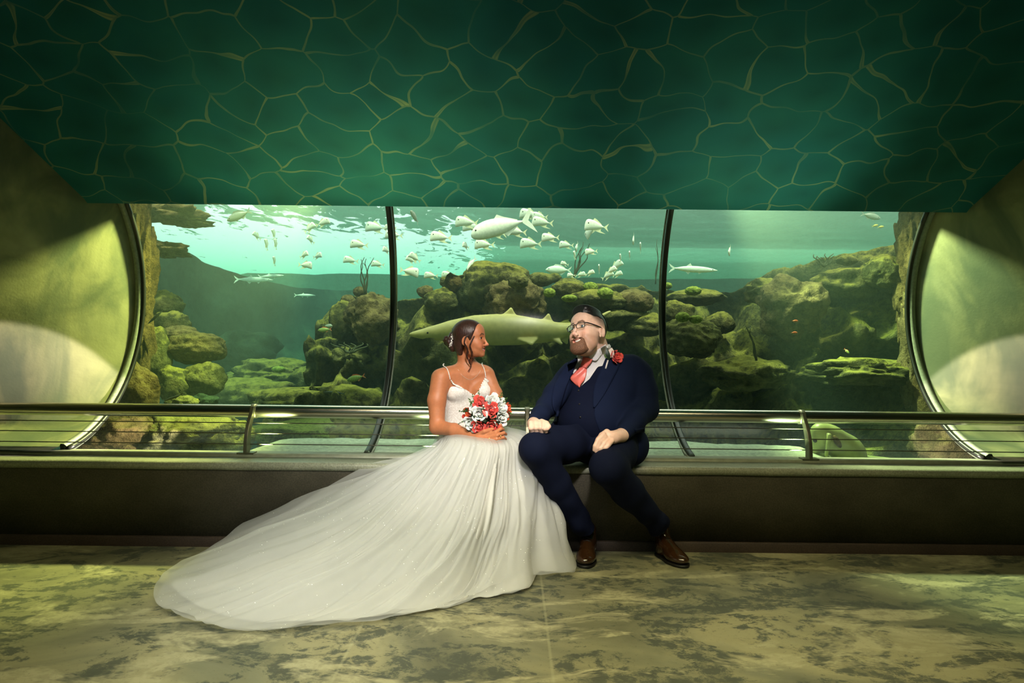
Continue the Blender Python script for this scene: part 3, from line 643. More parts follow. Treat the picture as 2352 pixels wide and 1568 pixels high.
# ================================================================== smooth bodies from blended volumes
def rot_ypr(yaw, pitch, roll):
    return Matrix.Rotation(yaw, 3, 'Z') @ Matrix.Rotation(pitch, 3, 'X') @ Matrix.Rotation(roll, 3, 'Y')
class Vol:
    """a signed-distance grid: add blended shapes, then read the surface off it"""
    def __init__(s, lo, hi, h):
        s.lo = np.array(lo, float); s.h = h
        s.n = np.maximum(4, np.ceil((np.array(hi) - s.lo) / h).astype(int) + 1)
        s.D = np.full(s.n, 0.2, np.float32); s.T = None; s.K = 0.02
        s.ax = [s.lo[i] + np.arange(s.n[i]) * h for i in range(3)]
    def copy(s):
        c = Vol.__new__(Vol); c.__dict__.update(s.__dict__); c.D = s.D.copy(); return c
    def frame(s, M=None, o=(0, 0, 0), sc=1.0):
        """shapes that follow are given in this local frame"""
        s.T = None if M is None else (np.array(M, float), np.array(o, float), sc); return s
    def w(s, p):
        p = np.array(p, float)
        return p if s.T is None else s.T[0] @ (p * s.T[2]) + s.T[1]
    def _sl(s, lo, hi):
        a = np.clip(np.floor((np.array(lo) - s.lo) / s.h).astype(int), 0, s.n); b = np.clip(np.ceil((np.array(hi) - s.lo) / s.h).astype(int) + 1, 0, s.n)
        if (b <= a).any(): return None, None
        S = tuple(slice(int(i), int(j)) for i, j in zip(a, b))
        return S, np.meshgrid(*[s.ax[i][S[i]].astype(np.float32) for i in range(3)], indexing='ij')
    def _mix(s, S, d, k, op):
        A = s.D[S]; k = max(k, 1e-5)
        if op == 'sub':
            b = -d; hh = np.clip(0.5 - 0.5 * (b - A) / k * -1.0 * -1.0, 0, 1)
            hh = np.clip(0.5 + 0.5 * (b - A) / k, 0, 1); s.D[S] = A * (1 - hh) + b * hh + k * hh * (1 - hh)
        else:
            hh = np.clip(0.5 + 0.5 * (A - d) / k, 0, 1); s.D[S] = A * (1 - hh) + d * hh - k * hh * (1 - hh)
    def cone(s, a, b, ra, rb, k=None, op='add'):
        sc = 1.0 if s.T is None else s.T[2]; a = s.w(a); b = s.w(b); ra *= sc; rb *= sc; k = s.K if k is None else k
        m = max(ra, rb) + k + 0.03
        S, G = s._sl(np.minimum(a, b) - m, np.maximum(a, b) + m)
        if S is None: return s
        ab = b - a; L2 = max(1e-9, (ab ** 2).sum())
        t = np.clip(((G[0]-a[0])*ab[0] + (G[1]-a[1])*ab[1] + (G[2]-a[2])*ab[2]) / L2, 0, 1)
        d = np.sqrt((G[0]-a[0]-t*ab[0])**2 + (G[1]-a[1]-t*ab[1])**2 + (G[2]-a[2]-t*ab[2])**2) - (ra + (rb - ra) * t)
        s._mix(S, d, k, op); return s
    def chain(s, pts, rad, k=None, op='add'):
        for i in range(len(pts) - 1): s.cone(pts[i], pts[i+1], rad[i], rad[i+1], k, op)
        return s
    def ball(s, c, r, k=None, op='add'): return s.ell(c, (r, r, r), k, None, op)
    def ell(s, c, r, k=None, R=None, op='add'):
        sc = 1.0 if s.T is None else s.T[2]; c = s.w(c); r = np.array(r, float) * sc; k = s.K if k is None else k
        E = np.eye(3) if s.T is None else s.T[0]
        if R is not None: E = E @ np.array(R, float)
        m = r.max() + k + 0.03
        S, G = s._sl(c - m, c + m)
        if S is None: return s
        P = [G[i] - c[i] for i in range(3)]
        q = [E[0, j]*P[0] + E[1, j]*P[1] + E[2, j]*P[2] for j in range(3)]
        k0 = np.sqrt(sum((q[j]/r[j])**2 for j in range(3))); k1 = np.sqrt(sum((q[j]/r[j]**2)**2 for j in range(3))) + 1e-6
        s._mix(S, k0 * (k0 - 1) / k1, k, op); return s
    def grid(s): return np.meshgrid(*[a.astype(np.float32) for a in s.ax], indexing='ij')
    def grow(s, d): s.D = s.D - np.float32(d); return s
    def cut(s, F): s.D = np.maximum(s.D, F.astype(np.float32)); return s
    def surface(s):
        D = s.D; S = D < 0; nx, ny, nz = D.shape
        c = [(i, j, k) for i in (0, 1) for j in (0, 1) for k in (0, 1)]
        cnt = np.zeros((nx-1, ny-1, nz-1), np.int8)
        for i, j, k in c: cnt += S[i:nx-1+i, j:ny-1+j, k:nz-1+k]
        act = np.argwhere((cnt > 0) & (cnt < 8)); idx = np.full(cnt.shape, -1, np.int32); idx[tuple(act.T)] = np.arange(len(act))
        val = np.stack([D[act[:, 0]+i, act[:, 1]+j, act[:, 2]+k] for i, j, k in c], 1)
        P = np.zeros((len(act), 3)); N = np.zeros(len(act)); ca = np.array(c, float)
        for a in range(8):
            for b in range(a + 1, 8):
                if sum(x != y for x, y in zip(c[a], c[b])) != 1: continue
                m = (val[:, a] < 0) != (val[:, b] < 0)
                t = val[m, a] / (val[m, a] - val[m, b]); P[m] += ca[a] + (ca[b] - ca[a]) * t[:, None]; N[m] += 1
        V = (P / N[:, None] + act) * s.h + s.lo
        Q = []
        for axis in range(3):
            o = [(1, 2), (2, 0), (0, 1)][axis]
            A = [slice(None)] * 3; B = [slice(None)] * 3; A[axis] = slice(0, -1); B[axis] = slice(1, None)
            e = S[tuple(A)] != S[tuple(B)]; ee = np.argwhere(e)
            ok = (ee[:, o[0]] > 0) & (ee[:, o[1]] > 0) & (ee[:, o[0]] < s.n[o[0]] - 1) & (ee[:, o[1]] < s.n[o[1]] - 1); ee = ee[ok]
            q = []
            for d0, d1 in ((-1, -1), (0, -1), (0, 0), (-1, 0)):
                f = ee.copy(); f[:, o[0]] += d0; f[:, o[1]] += d1; q.append(idx[tuple(f.T)])
            q = np.stack(q, 1); fl = ~S[tuple(ee.T)]; q[fl] = q[fl][:, ::-1]; Q.append(q)
        return V, np.concatenate(Q)
    def obj(s, name, mat, parent=None, colfn=None, keep_big=False):
        V, Q = s.surface()
        me = bpy.data.meshes.new(name); me.vertices.add(len(V)); me.vertices.foreach_set('co', V.astype(np.float32).ravel())
        me.loops.add(len(Q) * 4); me.loops.foreach_set('vertex_index', Q.astype(np.int32).ravel())
        me.polygons.add(len(Q)); me.polygons.foreach_set('loop_start', np.arange(len(Q), dtype=np.int32) * 4)
        me.polygons.foreach_set('use_smooth', np.ones(len(Q), bool)); me.update(calc_edges=True); me.validate()
        if mat: me.materials.append(mat)
        if colfn is not None:
            c = colfn(V); ca = me.color_attributes.new('Col', 'FLOAT_COLOR', 'POINT')
            ca.data.foreach_set('color', np.concatenate([c, np.ones((len(c), 1))], 1).astype(np.float32).ravel())
        o = bpy.data.objects.new(name, me); link(o)
        if parent is not None: put(o, parent)
        return o
    def front(s, x, z, ymin=None):
        """distance Y of the first surface met going from the photographer's side at (x, z); None if nothing there"""
        i = (x - s.lo[0]) / s.h; k = (z - s.lo[2]) / s.h
        i0, k0 = int(i), int(k)
        if not (0 <= i0 < s.n[0]-1 and 0 <= k0 < s.n[2]-1): return None
        fi, fk = i - i0, k - k0
        col = (s.D[i0, :, k0]*(1-fi)*(1-fk) + s.D[i0+1, :, k0]*fi*(1-fk) + s.D[i0, :, k0+1]*(1-fi)*fk + s.D[i0+1, :, k0+1]*fi*fk)
        w = np.argwhere(col < 0)
        if len(w) == 0: return None
        j = int(w[0, 0])
        if j == 0: return float(s.ax[1][0])
        t = col[j-1] / (col[j-1] - col[j]); return float(s.ax[1][j-1] + t * s.h)
    def hit(s, px, py, Yg=3.8, it=5):
        """the point of the surface that the photograph shows at this pixel"""
        Y = Yg
        for _ in range(it):
            p = at(px, py, Y); f = s.front(p.x, p.z)
            if f is None: break
            Y = f
        return at(px, py, Y)
def drape(vol, outline_rows, off, n=14, Yg=3.8):
    """rows of (left pixel, right pixel) pairs laid onto the front of a volume"""
    P = []
    for (xa, ya), (xb, yb) in outline_rows:
        P.append([vol.hit(xa + (xb - xa) * j / n, ya + (yb - ya) * j / n, Yg) + Vector((0, -off, 0)) for j in range(n + 1)])
    return P
def rows_between(L, Rr, n):
    a = catmull([(x, y, 0) for x, y in L], n); b = catmull([(x, y, 0) for x, y in Rr], n)
    return [((p.x, p.y), (q.x, q.y)) for p, q in zip(a, b)]

# ---- materials of people
def mat_skin(name, tone, sss=0.12, rough=0.48):
    t = NT(name); a = t.n('Attribute', attribute_name='Col'); v = t.coord('Object')
    f = t.ramp(t.noise(v, 60, 4), [(0.3, 0.92), (0.7, 1.06)])
    col = t.mix(1.0, a.outputs['Color'], f, 'MULTIPLY')
    b = t.bsdf(Base_Color=col, Roughness=rough, Specular_IOR_Level=0.4, Subsurface_Weight=sss, Subsurface_Radius=(0.012, 0.005, 0.003), Subsurface_Scale=0.6, Normal=t.bump(t.noise(v, 350, 2), 0.08, 0.001))
    return t.done(b)
def mat_cloth(name, col, weave=900, rough=0.85, sheen=0.0, var=0.25, bump=0.25):
    t = NT(name); v = t.coord('Object')
    n1 = t.noise(v, weave, 2); n2 = t.noise(v, 7, 4)
    c = t.mix(t.ramp(n1, [(0.3, 0.0), (0.7, 1.0)]), tuple(x * (1 - var) for x in col), tuple(x * (1 + var) for x in col))
    wr = t.noise(t.coord('Object', (1, 1, 0.6)), 13, 3, 0.5, 0.5)
    b = t.bsdf(Base_Color=c, Roughness=rough, Specular_IOR_Level=0.12, Sheen_Weight=sheen, Sheen_Roughness=0.5, Normal=t.bump(t.mix(0.15, wr, n1), bump, 0.02))
    return t.done(b)
def mat_hair(name, c0, c1, rough=0.35, scale=(40, 40, 4)):
    t = NT(name); v = t.coord('Object', scale)
    n = t.noise(v, 6, 4, 0.6, 0.3)
    b = t.bsdf(Base_Color=t.ramp(n, [(0.3, c0), (0.7, c1)]), Roughness=rough, Specular_IOR_Level=0.5, Normal=t.bump(n, 0.5, 0.004))
    return t.done(b)
M_EYEW = plain('eye_white', (0.75, 0.72, 0.68), 0.2)
M_TEETH = plain('teeth', (0.85, 0.82, 0.76), 0.25)
M_GOLD = plain('gold', (0.85, 0.60, 0.22), 0.2, 1.0)

def head_shapes(V, M, o, sc, male=False, smile=1.0, neck=None):
    """a head with brow, sockets, nose, lips, jaw and ears in its own frame: x to the figure's right, y forward, z up"""
    V.frame(M, o, sc)
    jw = 0.060 if male else 0.048
    V.ell((0, -0.012, 0.030), (0.076, 0.098, 0.086), 0.01)
    V.ell((0, 0.028, -0.025), (0.061 if not male else 0.066, 0.058, 0.085), 0.02)
    V.ell((0, 0.026, -0.075), (jw, 0.052, 0.038), 0.02)
    V.ell((0, 0.071, -0.100), (0.022 if not male else 0.028, 0.016, 0.016), 0.016)
    V.ell((0, 0.062, 0.045), (0.048, 0.022, 0.035), 0.03)
    for s in (-1, 1):
        V.ell((s * 0.042, 0.055, -0.032), (0.020, 0.022, 0.018), 0.02)          # cheekbone
        V.ell((s * 0.034, 0.068, -0.052), (0.018, 0.016, 0.018), 0.016)         # cheek lifted by the smile
        V.cone((s * 0.010, 0.083, 0.016), (s * 0.042, 0.070, 0.020), 0.008, 0.008, 0.014)   # brow
        V.ell((s * 0.031, 0.093, -0.001), (0.017, 0.014, 0.011), 0.010, op='sub')           # socket
        V.ball((s * 0.031, 0.0705, -0.001), 0.0142, 0.004)                      # lids over the eyeball
        V.cone((s * 0.020, 0.0868, -0.001), (s * 0.043, 0.0815, -0.001), 0.0046, 0.0036, 0.0015, op='sub')
        V.ell((s * 0.0105, 0.0955, -0.0445), (0.0065, 0.0095, 0.0065), 0.005)      # nostril wing
        V.ell((s * 0.080, -0.010, -0.012), (0.008, 0.018, 0.029), 0.006, Matrix.Rotation(-0.22, 3, 'X') @ Matrix.Rotation(s * 0.42, 3, 'Z'))
        V.ell((s * 0.087, -0.006, -0.010), (0.007, 0.010, 0.018), 0.004, op='sub')
        V.ell((s * 0.079, 0.001, -0.036), (0.006, 0.008, 0.009), 0.005)
    V.cone((0, 0.086, 0.008), (0, 0.1035, -0.034), 0.0062, 0.0072, 0.011)       # nose
    V.cone((0, 0.1015, -0.032), (0, 0.1105, -0.0415), 0.0066, 0.0076, 0.006)
    V.cone((0, 0.108, -0.044), (0, 0.092, -0.050), 0.0045, 0.006, 0.006)
    V.ell((0, 0.066, -0.074), (0.034, 0.020, 0.024), 0.014)                     # muzzle
    # smiling mouth
    w = 0.028
    up = [(-w, 0.072, -0.0585), (-w * .5, 0.0835, -0.0645), (0, 0.0875, -0.0660), (w * .5, 0.0835, -0.0645), (w, 0.072, -0.0585)]
    dn = [(-w, 0.072, -0.0600), (-w * .5, 0.0820, -0.0770), (0, 0.0855, -0.0815), (w * .5, 0.0820, -0.0770), (w, 0.072, -0.0600)]
    V.chain(up, [0.002, 0.0036, 0.0036, 0.0036, 0.002], 0.004); V.chain(dn, [0.002, 0.0042, 0.0050, 0.0042, 0.002], 0.004)
    md = [(-w * .92, 0.0755, -0.0590), (-w * .45, 0.0850, -0.0690), (0, 0.0885, -0.0722), (w * .45, 0.0850, -0.0690), (w * .92, 0.0755, -0.0590)]
    V.chain(md, [0.0022, 0.0062, 0.0072, 0.0062, 0.0022], 0.0012, op='sub')
    V.frame()
def head_colors(Pl, c, base, lip, brow, flush, male=False):
    x, y, z = np.abs(Pl[:, 0]), Pl[:, 1], Pl[:, 2]
    def blend(m, colr):
        m = np.clip(m, 0, 1)[:, None]; c[:] = c * (1 - m) + np.array(colr) * m
    g = lambda a, b, s: np.exp(-((a - b) / s) ** 2)
    front = np.clip((y - 0.05) / 0.02, 0, 1)
    blend(0.55 * g(x, 0.040, 0.020) * g(z, -0.040, 0.020) * np.clip((y - .03) / .02, 0, 1), flush)
    blend(0.5 * g(x, 0.0, 0.012) * g(z, -0.042, 0.012) * np.clip((y - .09) / .01, 0, 1), flush)
    zc = -0.0655 + 0.0035 * np.clip(x / 0.024, 0, 1.2) ** 2
    blend(1.1 * (x < 0.029) * np.clip(1.25 - np.abs(z - (-0.0735 + 0.0145 * (x / 0.028) ** 2)) / (0.0125 - 0.009 * (x / 0.029)), 0, 1) ** .5 * (y > 0.064), lip)
    bz = 0.0215 + 0.006 * np.clip((x - 0.012) / 0.024, 0, 1) - 0.010 * np.clip((x - 0.034) / 0.012, 0, 1)
    blend(1.3 * np.clip((x - 0.009) / .004, 0, 1) * np.clip((0.050 - x) / .006, 0, 1) * g(z, bz, 0.0042) * (y > 0.04), brow)
    blend(0.9 * (x > .018) * (x < .047) * g(z, 0.006 - 0.35 * np.abs(x - .031), 0.0022) * (y > 0.066), tuple(q * .25 for q in brow) if not male else tuple(q * .8 for q in brow))
    return c
def eyes(M, o, sc, parent, iris, look=(0, 0), ir=0.0072):
    for s in (-1, 1):
        c = Vector(M @ (Vector((s * 0.031, 0.0715, 0.0)) * sc)) + Vector(o)
        E = Matrix(M).to_4x4() @ Matrix.Rotation(look[0], 4, 'Z') @ Matrix.Rotation(look[1], 4, 'X'); E.translation = c
        r = 0.0128 * sc
        prof = [(max(1e-5, r * math.sin(a)), r * math.cos(a)) for a in np.linspace(0.0, PI, 12)]
        B = E @ Matrix.Rotation(-PI / 2, 4, 'X')
        ey = MB().lathe(prof, B, 14).build('eye', M_EYEW, parent)
        ri = ir * sc
        MB().lathe([(1e-5, r * 1.03), (ri * .5, r * 1.015), (ri, math.sqrt(r*r - ri*ri) * 1.02), (ri * 1.02, math.sqrt(r*r - ri*ri) * .95)], B, 14).build('iris', iris, ey)
def teeth(M, o, sc, parent, tw=0.023):
    P = []
    for i in range(13):
        a = (i - 6) / 6; x = a * tw; y = 0.0822 - 0.010 * a * a; zt = -0.0655 + 0.0070 * a * a; zb = -0.0762 + 0.0145 * a * a
        n = 0.0006 * (i % 2)
        P.append([Vector(M @ (Vector((x, y - n, z)) * sc)) + Vector(o) for z in (zt, zb)])
    t = MB().grid(P).build('teeth', M_TEETH, parent); solid(t, 0.002)
def finger_chain(V, base, dirs, lens, r0, r1, k=0.004):
    p = np.array(base, float); pts = [p.copy()]
    for d, l in zip(dirs, lens): p = p + np.array(d, float) / np.linalg.norm(d) * l; pts.append(p.copy())
    V.chain(pts, list(np.linspace(r0, r1, len(pts))), k); return pts

# ---- roses
def rose_proto(tag_, mat, seed):
    """petals of one rose, opening towards +Z, about 1 wide"""
    rr = random.Random(seed); meshes = []
    for k in range(15):
        f = k / 14; R_ = 0.10 + 0.36 * f; hgt = 0.34 + 0.10 * f; wid = 1.9 - 0.75 * f; op = 0.05 + 0.42 * f ** 1.6
        rows = []
        for i in range(6):
            t = i / 5; row = []
            for j in range(9):
                a = (j / 8 - .5) * wid * (0.55 + 0.45 * math.sin(PI * min(1, .15 + t * .8)))
                rad = R_ * (0.35 + 0.65 * math.sin(t * PI * .5)) + op * t * t * .55
                edge = 1 - 0.16 * (abs(j - 4) / 4) ** 3
                z = -0.30 + (hgt + .30) * t * edge - op * .42 * max(0, t - .62) * 1.6 + 0.02 * math.sin(j * 1.7 + k)
                row.append(Vector((rad * math.cos(a), rad * math.sin(a), z)))
            rows.append(row)
        mb = MB().grid(rows); me = bpy.data.meshes.new('petal'); me.from_pydata([tuple(v) for v in mb.v], [], mb.f); me.update()
        me.polygons.foreach_set('use_smooth', [True] * len(me.polygons)); me.materials.append(mat); meshes.append((me, k * 2.39996))
    core = MB(); core.lathe([(1e-4, .34), (.06, .36), (.10, .30), (.13, .1), (.12, -.2), (1e-4, -.34)], None, 10)
    cm = bpy.data.meshes.new('rose'); cm.from_pydata([tuple(v) for v in core.v], [], core.f); cm.update(); cm.materials.append(mat)
    return cm, meshes
def place_rose(proto, loc, direction, size, parent, spin=0.0, label=None, nmax=15):
    cm, meshes = proto; o = bpy.data.objects.new('rose', cm); link(o)
    q = Vector(direction).to_track_quat('Z', 'Y').to_matrix().to_4x4()
    o.matrix_basis = Matrix.Translation(loc) @ q @ Matrix.Rotation(spin, 4, 'Z') @ Matrix.Diagonal((size, size, size, 1))
    put(o, parent)
    if label: o['label'] = label
    for me, a in meshes[:nmax]:
        p = bpy.data.objects.new('petal', me); link(p); p.parent = o; p.rotation_euler = (0, 0, a)
        m = p.modifiers.new('thick', 'SOLIDIFY'); m.thickness = 0.02
    return o
def mat_petal(name, c0, c1):
    t = NT(name); v = t.coord('Object'); n = t.noise(v, 3.0, 3)
    c = t.ramp(n, [(0.3, c0), (0.7, c1)])
    return t.done(t.bsdf(Base_Color=c, Roughness=0.6, Specular_IOR_Level=0.3, Sheen_Weight=0.3, Subsurface_Weight=0.1, Subsurface_Scale=0.02))
M_RED = mat_petal('coral_petal', lin(214, 44, 40), lin(240, 92, 80)); M_WHITE = mat_petal('white_petal', lin(226, 228, 222), lin(246, 246, 242)); M_ORANGE = mat_petal('orange_petal', lin(205, 62, 24), lin(232, 96, 40))
M_LEAF = plain('leaf_green', lin(22, 44, 26), 0.45, var=.3, bscale=30); M_SPRIG = plain('sprig_green', lin(70, 100, 40), 0.6, var=.3, bscale=40)
ROSE_RED, ROSE_WHITE, ROSE_ORANGE = rose_proto('red', M_RED, 1), rose_proto('white', M_WHITE, 2), rose_proto('orange', M_ORANGE, 3)
def leaf_mesh(a, b, w, up=Vector((0, -1, 0)), n=7):
    a, b = Vector(a), Vector(b); d = (b - a); s_ = d.cross(up).normalized(); P = []
    for i in range(n):
        t = i / (n - 1); ww = w * math.sin(PI * min(.999, t ** .8)) + 1e-4; c = a + d * t + up * 0.12 * d.length * math.sin(PI * t)
        P.append([c - s_ * ww - up * ww * .25, c, c + s_ * ww - up * ww * .25])
    return MB().grid(P)
# ================================================================== the bride
BR_C, BR_LIP = lin(190, 120, 82), lin(176, 82, 78)
M_SKINB = mat_skin('tan_skin', BR_C)
M_HAIRB = mat_hair('brown_hair', lin(28, 16, 13), lin(74, 46, 38), 0.38, (30, 30, 6))
M_IRISB = plain('dark_iris', (0.02, 0.012, 0.008), 0.1)
def mat_satin():
    t = NT('ivory_bodice'); v = t.coord('Object')
    l = t.n('TexVoronoi', {'Scale': 60.0}); t.set(l.inputs['Vector'], v)
    n = t.noise(v, 130, 3)
    c = t.ramp(n, [(0.35, lin(228, 218, 210)), (0.65, lin(250, 245, 240))])
    return t.done(t.bsdf(Base_Color=c, Roughness=0.55, Specular_IOR_Level=0.4, Sheen_Weight=0.2, Normal=t.bump(t.mix(0.5, l.outputs[0], n), 0.35, 0.004)))
M_SATIN = mat_satin()
HB, HBo, HBs = rot_ypr(math.radians(-105), math.radians(4), math.radians(0)), at(1080, 778, 3.93), 0.93
bride = thing('person', 'woman in a white strappy wedding gown sitting on the bench, turned to the man', 'person', (HBo.x, 3.95, 0))
def P3(px, py, Y): return np.array(at(px, py, Y))
b_sh = [P3(1012, 868, 3.88), P3(1119, 862, 3.99)]           # shoulders: picture left, picture right
b_el = [P3(1004, 980, 3.83), P3(1150, 955, 3.90)]
b_wr = [P3(1086, 1000, 3.64), P3(1136, 992, 3.66)]
bv = Vol((-0.62, 3.30, 0.02), (0.14, 4.22, 1.40), 0.0036)
def bride_torso(v, d=0.0):
    v.K = 0.05
    sh = Matrix.Rotation(math.radians(16), 3, 'Z')
    v.ell(P3(1068, 912, 4.00), (0.142 + d, 0.098 + d, 0.150), 0.03, sh)           # ribs
    v.ell(P3(1062, 965, 4.02), (0.122 + d, 0.092 + d, 0.130), 0.05, sh)           # waist
    v.ell(P3(1068, 1022, 4.02), (0.165 + d, 0.125 + d, 0.120), 0.06, sh)          # hips
    for px in (1052, 1104): v.ell(P3(px, 898, 3.915 + (0.02 if px > 1080 else 0)), (0.058 + d, 0.050 + d, 0.054), 0.03)
bride_torso(bv)
bv.cone(b_sh[0] + [0.04, 0.03, 0.0], b_sh[1] + [-0.03, 0.01, 0.0], 0.052, 0.050, 0.05)
bv.ell(P3(1068, 868, 3.985), (0.115, 0.062, 0.052), 0.05, Matrix.Rotation(math.radians(16), 3, 'Z'))
bv.cone(P3(1075, 850, 3.985), P3(1066, 800, 3.965), 0.050, 0.047, 0.03)            # neck
bv.cone(P3(1075, 850, 3.985), b_sh[0] + [.03, 0.03, 0.012], 0.040, 0.040, 0.05); bv.cone(P3(1080, 850, 3.985), b_sh[1] + [-.02, 0.0, 0.012], 0.040, 0.038, 0.05)
bv.cone(P3(1082, 862, 3.925), P3(1020, 856, 3.865), 0.008, 0.010, 0.02); bv.cone(P3(1090, 862, 3.925), P3(1120, 852, 3.955), 0.008, 0.010, 0.02)   # collar bones
for i in (0, 1):
    r = (0.054, 0.050, 0.041) if i == 0 else (0.045, 0.040, 0.035)
    m = (b_sh[i] + b_el[i]) / 2 + [-0.012 if i == 0 else 0.006, 0, 0.01]
    bv.chain([b_sh[i], m, b_el[i]], r, 0.02)
    m2 = (b_el[i] + b_wr[i]) / 2 + [0, 0, 0.006]
    bv.chain([b_el[i], m2, b_wr[i]], (r[2], 0.034 if i == 0 else .030, 0.023), 0.02)
# hands: the picture-left one lies over the other and both close round the stems
pw = b_wr[0]; kn = [P3(1118, 1000, 3.575), P3(1122, 1005, 3.565), P3(1123, 1011, 3.565), P3(1120, 1017, 3.575)]
bv.cone(pw, P3(1104, 1006, 3.60), 0.024, 0.026, 0.015)
for i, q in enumerate(kn): bv.cone(P3(1102, 1004 + i, 3.60), q, 0.018, 0.0115, 0.012)
tip = [[P3(1138, 992, 3.555), P3(1150, 985, 3.575), P3(1156, 986, 3.60)], [P3(1142, 999, 3.545), P3(1157, 994, 3.565), P3(1162, 997, 3.595)],
       [P3(1141, 1008, 3.545), P3(1156, 1004, 3.565), P3(1161, 1008, 3.595)], [P3(1136, 1016, 3.555), P3(1149, 1014, 3.57), P3(1154, 1017, 3.595)]]
for q, tp in zip(kn, tip): bv.chain([q] + tp, (0.0112, 0.0102, 0.0092, 0.0080), 0.003)
bv.chain([P3(1100, 998, 3.60), P3(1112, 991, 3.575), P3(1124, 987, 3.57), P3(1131, 985, 3.575)], (0.014, 0.0115, 0.0105, 0.009), 0.004)     # thumb
pw = b_wr[1]; bv.cone(pw, P3(1141, 1001, 3.64), 0.024, 0.022, 0.015)
for i in range(4): bv.chain([P3(1141, 998 + 5 * i, 3.635), P3(1132, 1002 + 5 * i, 3.60), P3(1120, 1006 + 5 * i, 3.605), P3(1113, 1007 + 5 * i, 3.625)], (0.013, 0.0105, 0.0095, 0.0085), 0.004)
bv.chain([P3(1146, 995, 3.64), P3(1152, 985, 3.615), P3(1150, 976, 3.60)], (0.013, 0.0105, 0.009), 0.004)
# legs under the gown
for hp, k_, an in ((P3(1050, 1030, 4.0), P3(1072, 1088, 3.60), P3(1098, 1262, 3.64)), (P3(1090, 1030, 4.02), P3(1130, 1088, 3.58), P3(1150, 1266, 3.64))):
    bv.cone(hp, k_, 0.085, 0.060, 0.03); bv.cone(k_, an, 0.056, 0.034, 0.02); bv.cone(an, an + [0.03, -0.13, -0.035], 0.034, 0.022, 0.02)
head_shapes(bv, HB, HBo, HBs)
def bride_cols(V):
    c = np.tile(np.array(BR_C), (len(V), 1)); Pl = (V - np.array(HBo)) @ np.array(HB) / HBs
    m = (Pl[:, 2] > -0.14) & (np.abs(Pl[:, 0]) < .1) & (np.abs(Pl[:, 1]) < .13)
    cc = c[m]; c[m] = head_colors(Pl[m], cc, BR_C, BR_LIP, lin(48, 30, 24), lin(214, 126, 96)); return c
bv.obj('body', M_SKINB, bride, bride_cols)
eyes(HB, HBo, HBs, bride, M_IRISB, (-0.30, 0)); teeth(HB, HBo, HBs, bride, 0.0195)
def HBw(x, y, z): return Vector(HB @ (Vector((x, y, z)) * HBs)) + Vector(HBo)
# hair drawn back into a bun
hv = Vol(np.array(HBo) - 0.16, np.array(HBo) + 0.16, 0.0032); hv.K = 0.01
hv.frame(HB, HBo, HBs)
hv.ell((0, -0.014, 0.033), (0.083, 0.104, 0.090), 0.01); hv.ell((0, -0.055, -0.03), (0.066, 0.055, 0.065), 0.02); hv.cone((0, -0.062, -0.05), (0, -0.062, -0.085), 0.040, 0.018, 0.02)
hv.ell((0, 0.094, -0.040), (0.2, 0.066, 0.112), 0.012, op='sub'); hv.ell((0, 0.005, -0.085), (0.2, 0.050, 0.055), 0.012, op='sub')
for s in (-1, 1): hv.ell((s * 0.083, -0.004, -0.018), (0.022, 0.024, 0.034), 0.008, op='sub')
hair = hv.obj('hair', M_HAIRB, bride)
bn = Vol(np.array(HBw(0, -0.13, -0.01)) - 0.09, np.array(HBw(0, -0.13, -0.01)) + 0.09, 0.003); bn.frame(HB, HBo, HBs); bn.K = 0.004
bc = Vector((0, -0.128, -0.012))
for k in range(3):
    R0 = (0.040, 0.027, 0.014)[k]; pts = []
    for i in range(15):
        a = 2 * PI * i / 14 + k; pts.append(bc + Vector((0.75 * R0 * math.cos(a), -0.012 * k + 0.014 * math.sin(a * 1.5), 1.15 * R0 * math.sin(a))))
    bn.chain(pts, [0.017 - 0.003 * k] * 15, 0.004)
bn.ell(bc + Vector((0, 0.02, 0)), (0.03, 0.03, 0.042), 0.01)
bn.obj('bun', M_HAIRB, hair)
def lock(pts, r, n=24):
    P = [at(*p) for p in pts]; C = catmull(P, n)
    for q in range(4):
        a = q * PI / 2; off = Vector((0.0030 * math.cos(a), 0.0030 * math.sin(a), 0.002 * q))
        D = [c + off * (1 + 0.8 * math.sin(i * 0.5 + q)) for i, c in enumerate(C)]
        MB().tube(D, [r * (1 - 0.7 * (i / (n - 1)) ** 2) for i in range(n)], 6).build('loose_lock', M_HAIRB, hair)
lock([(1092, 758, 3.875), (1082, 764, 3.862), (1069, 775, 3.852), (1067, 790, 3.850), (1075, 806, 3.862), (1072, 818, 3.872), (1077, 832, 3.885), (1082, 842, 3.90), (1076, 856, 3.905)], 0.0024)
lock([(1094, 760, 3.875), (1090, 768, 3.868), (1084, 782, 3.858), (1080, 796, 3.856), (1084, 808, 3.865), (1083, 820, 3.880), (1078, 826, 3.89), (1084, 838, 3.905)], 0.0022)
lock([(1098, 816, 3.91), (1090, 822, 3.905), (1083, 834, 3.905), (1080, 842, 3.905)], 0.0012)
M_PEARL = plain('pearl_white', (0.86, 0.80, 0.76), 0.2, 0.0, 0.8)
pin = MB(); rr = random.Random(2); c0 = catmull([HBw(0.02, -0.098, 0.050), HBw(0.042, -0.100, 0.032), HBw(0.052, -0.100, 0.0), HBw(0.050, -0.108, -0.022), HBw(0.036, -0.122, -0.045)], 26)
for i, c in enumerate(c0):
    for k in range(3):
        d = Vector((rr.uniform(-1, 1), rr.uniform(-1.0, 0.2), rr.uniform(-1, 1))).normalized(); tip_ = c + d * rr.uniform(.006, .013)
        pin.tube([c, c.lerp(tip_, .6), tip_], [0.0008, 0.0022, 0.0006], 5)
pin.build('hair_vine', M_PEARL, hair)
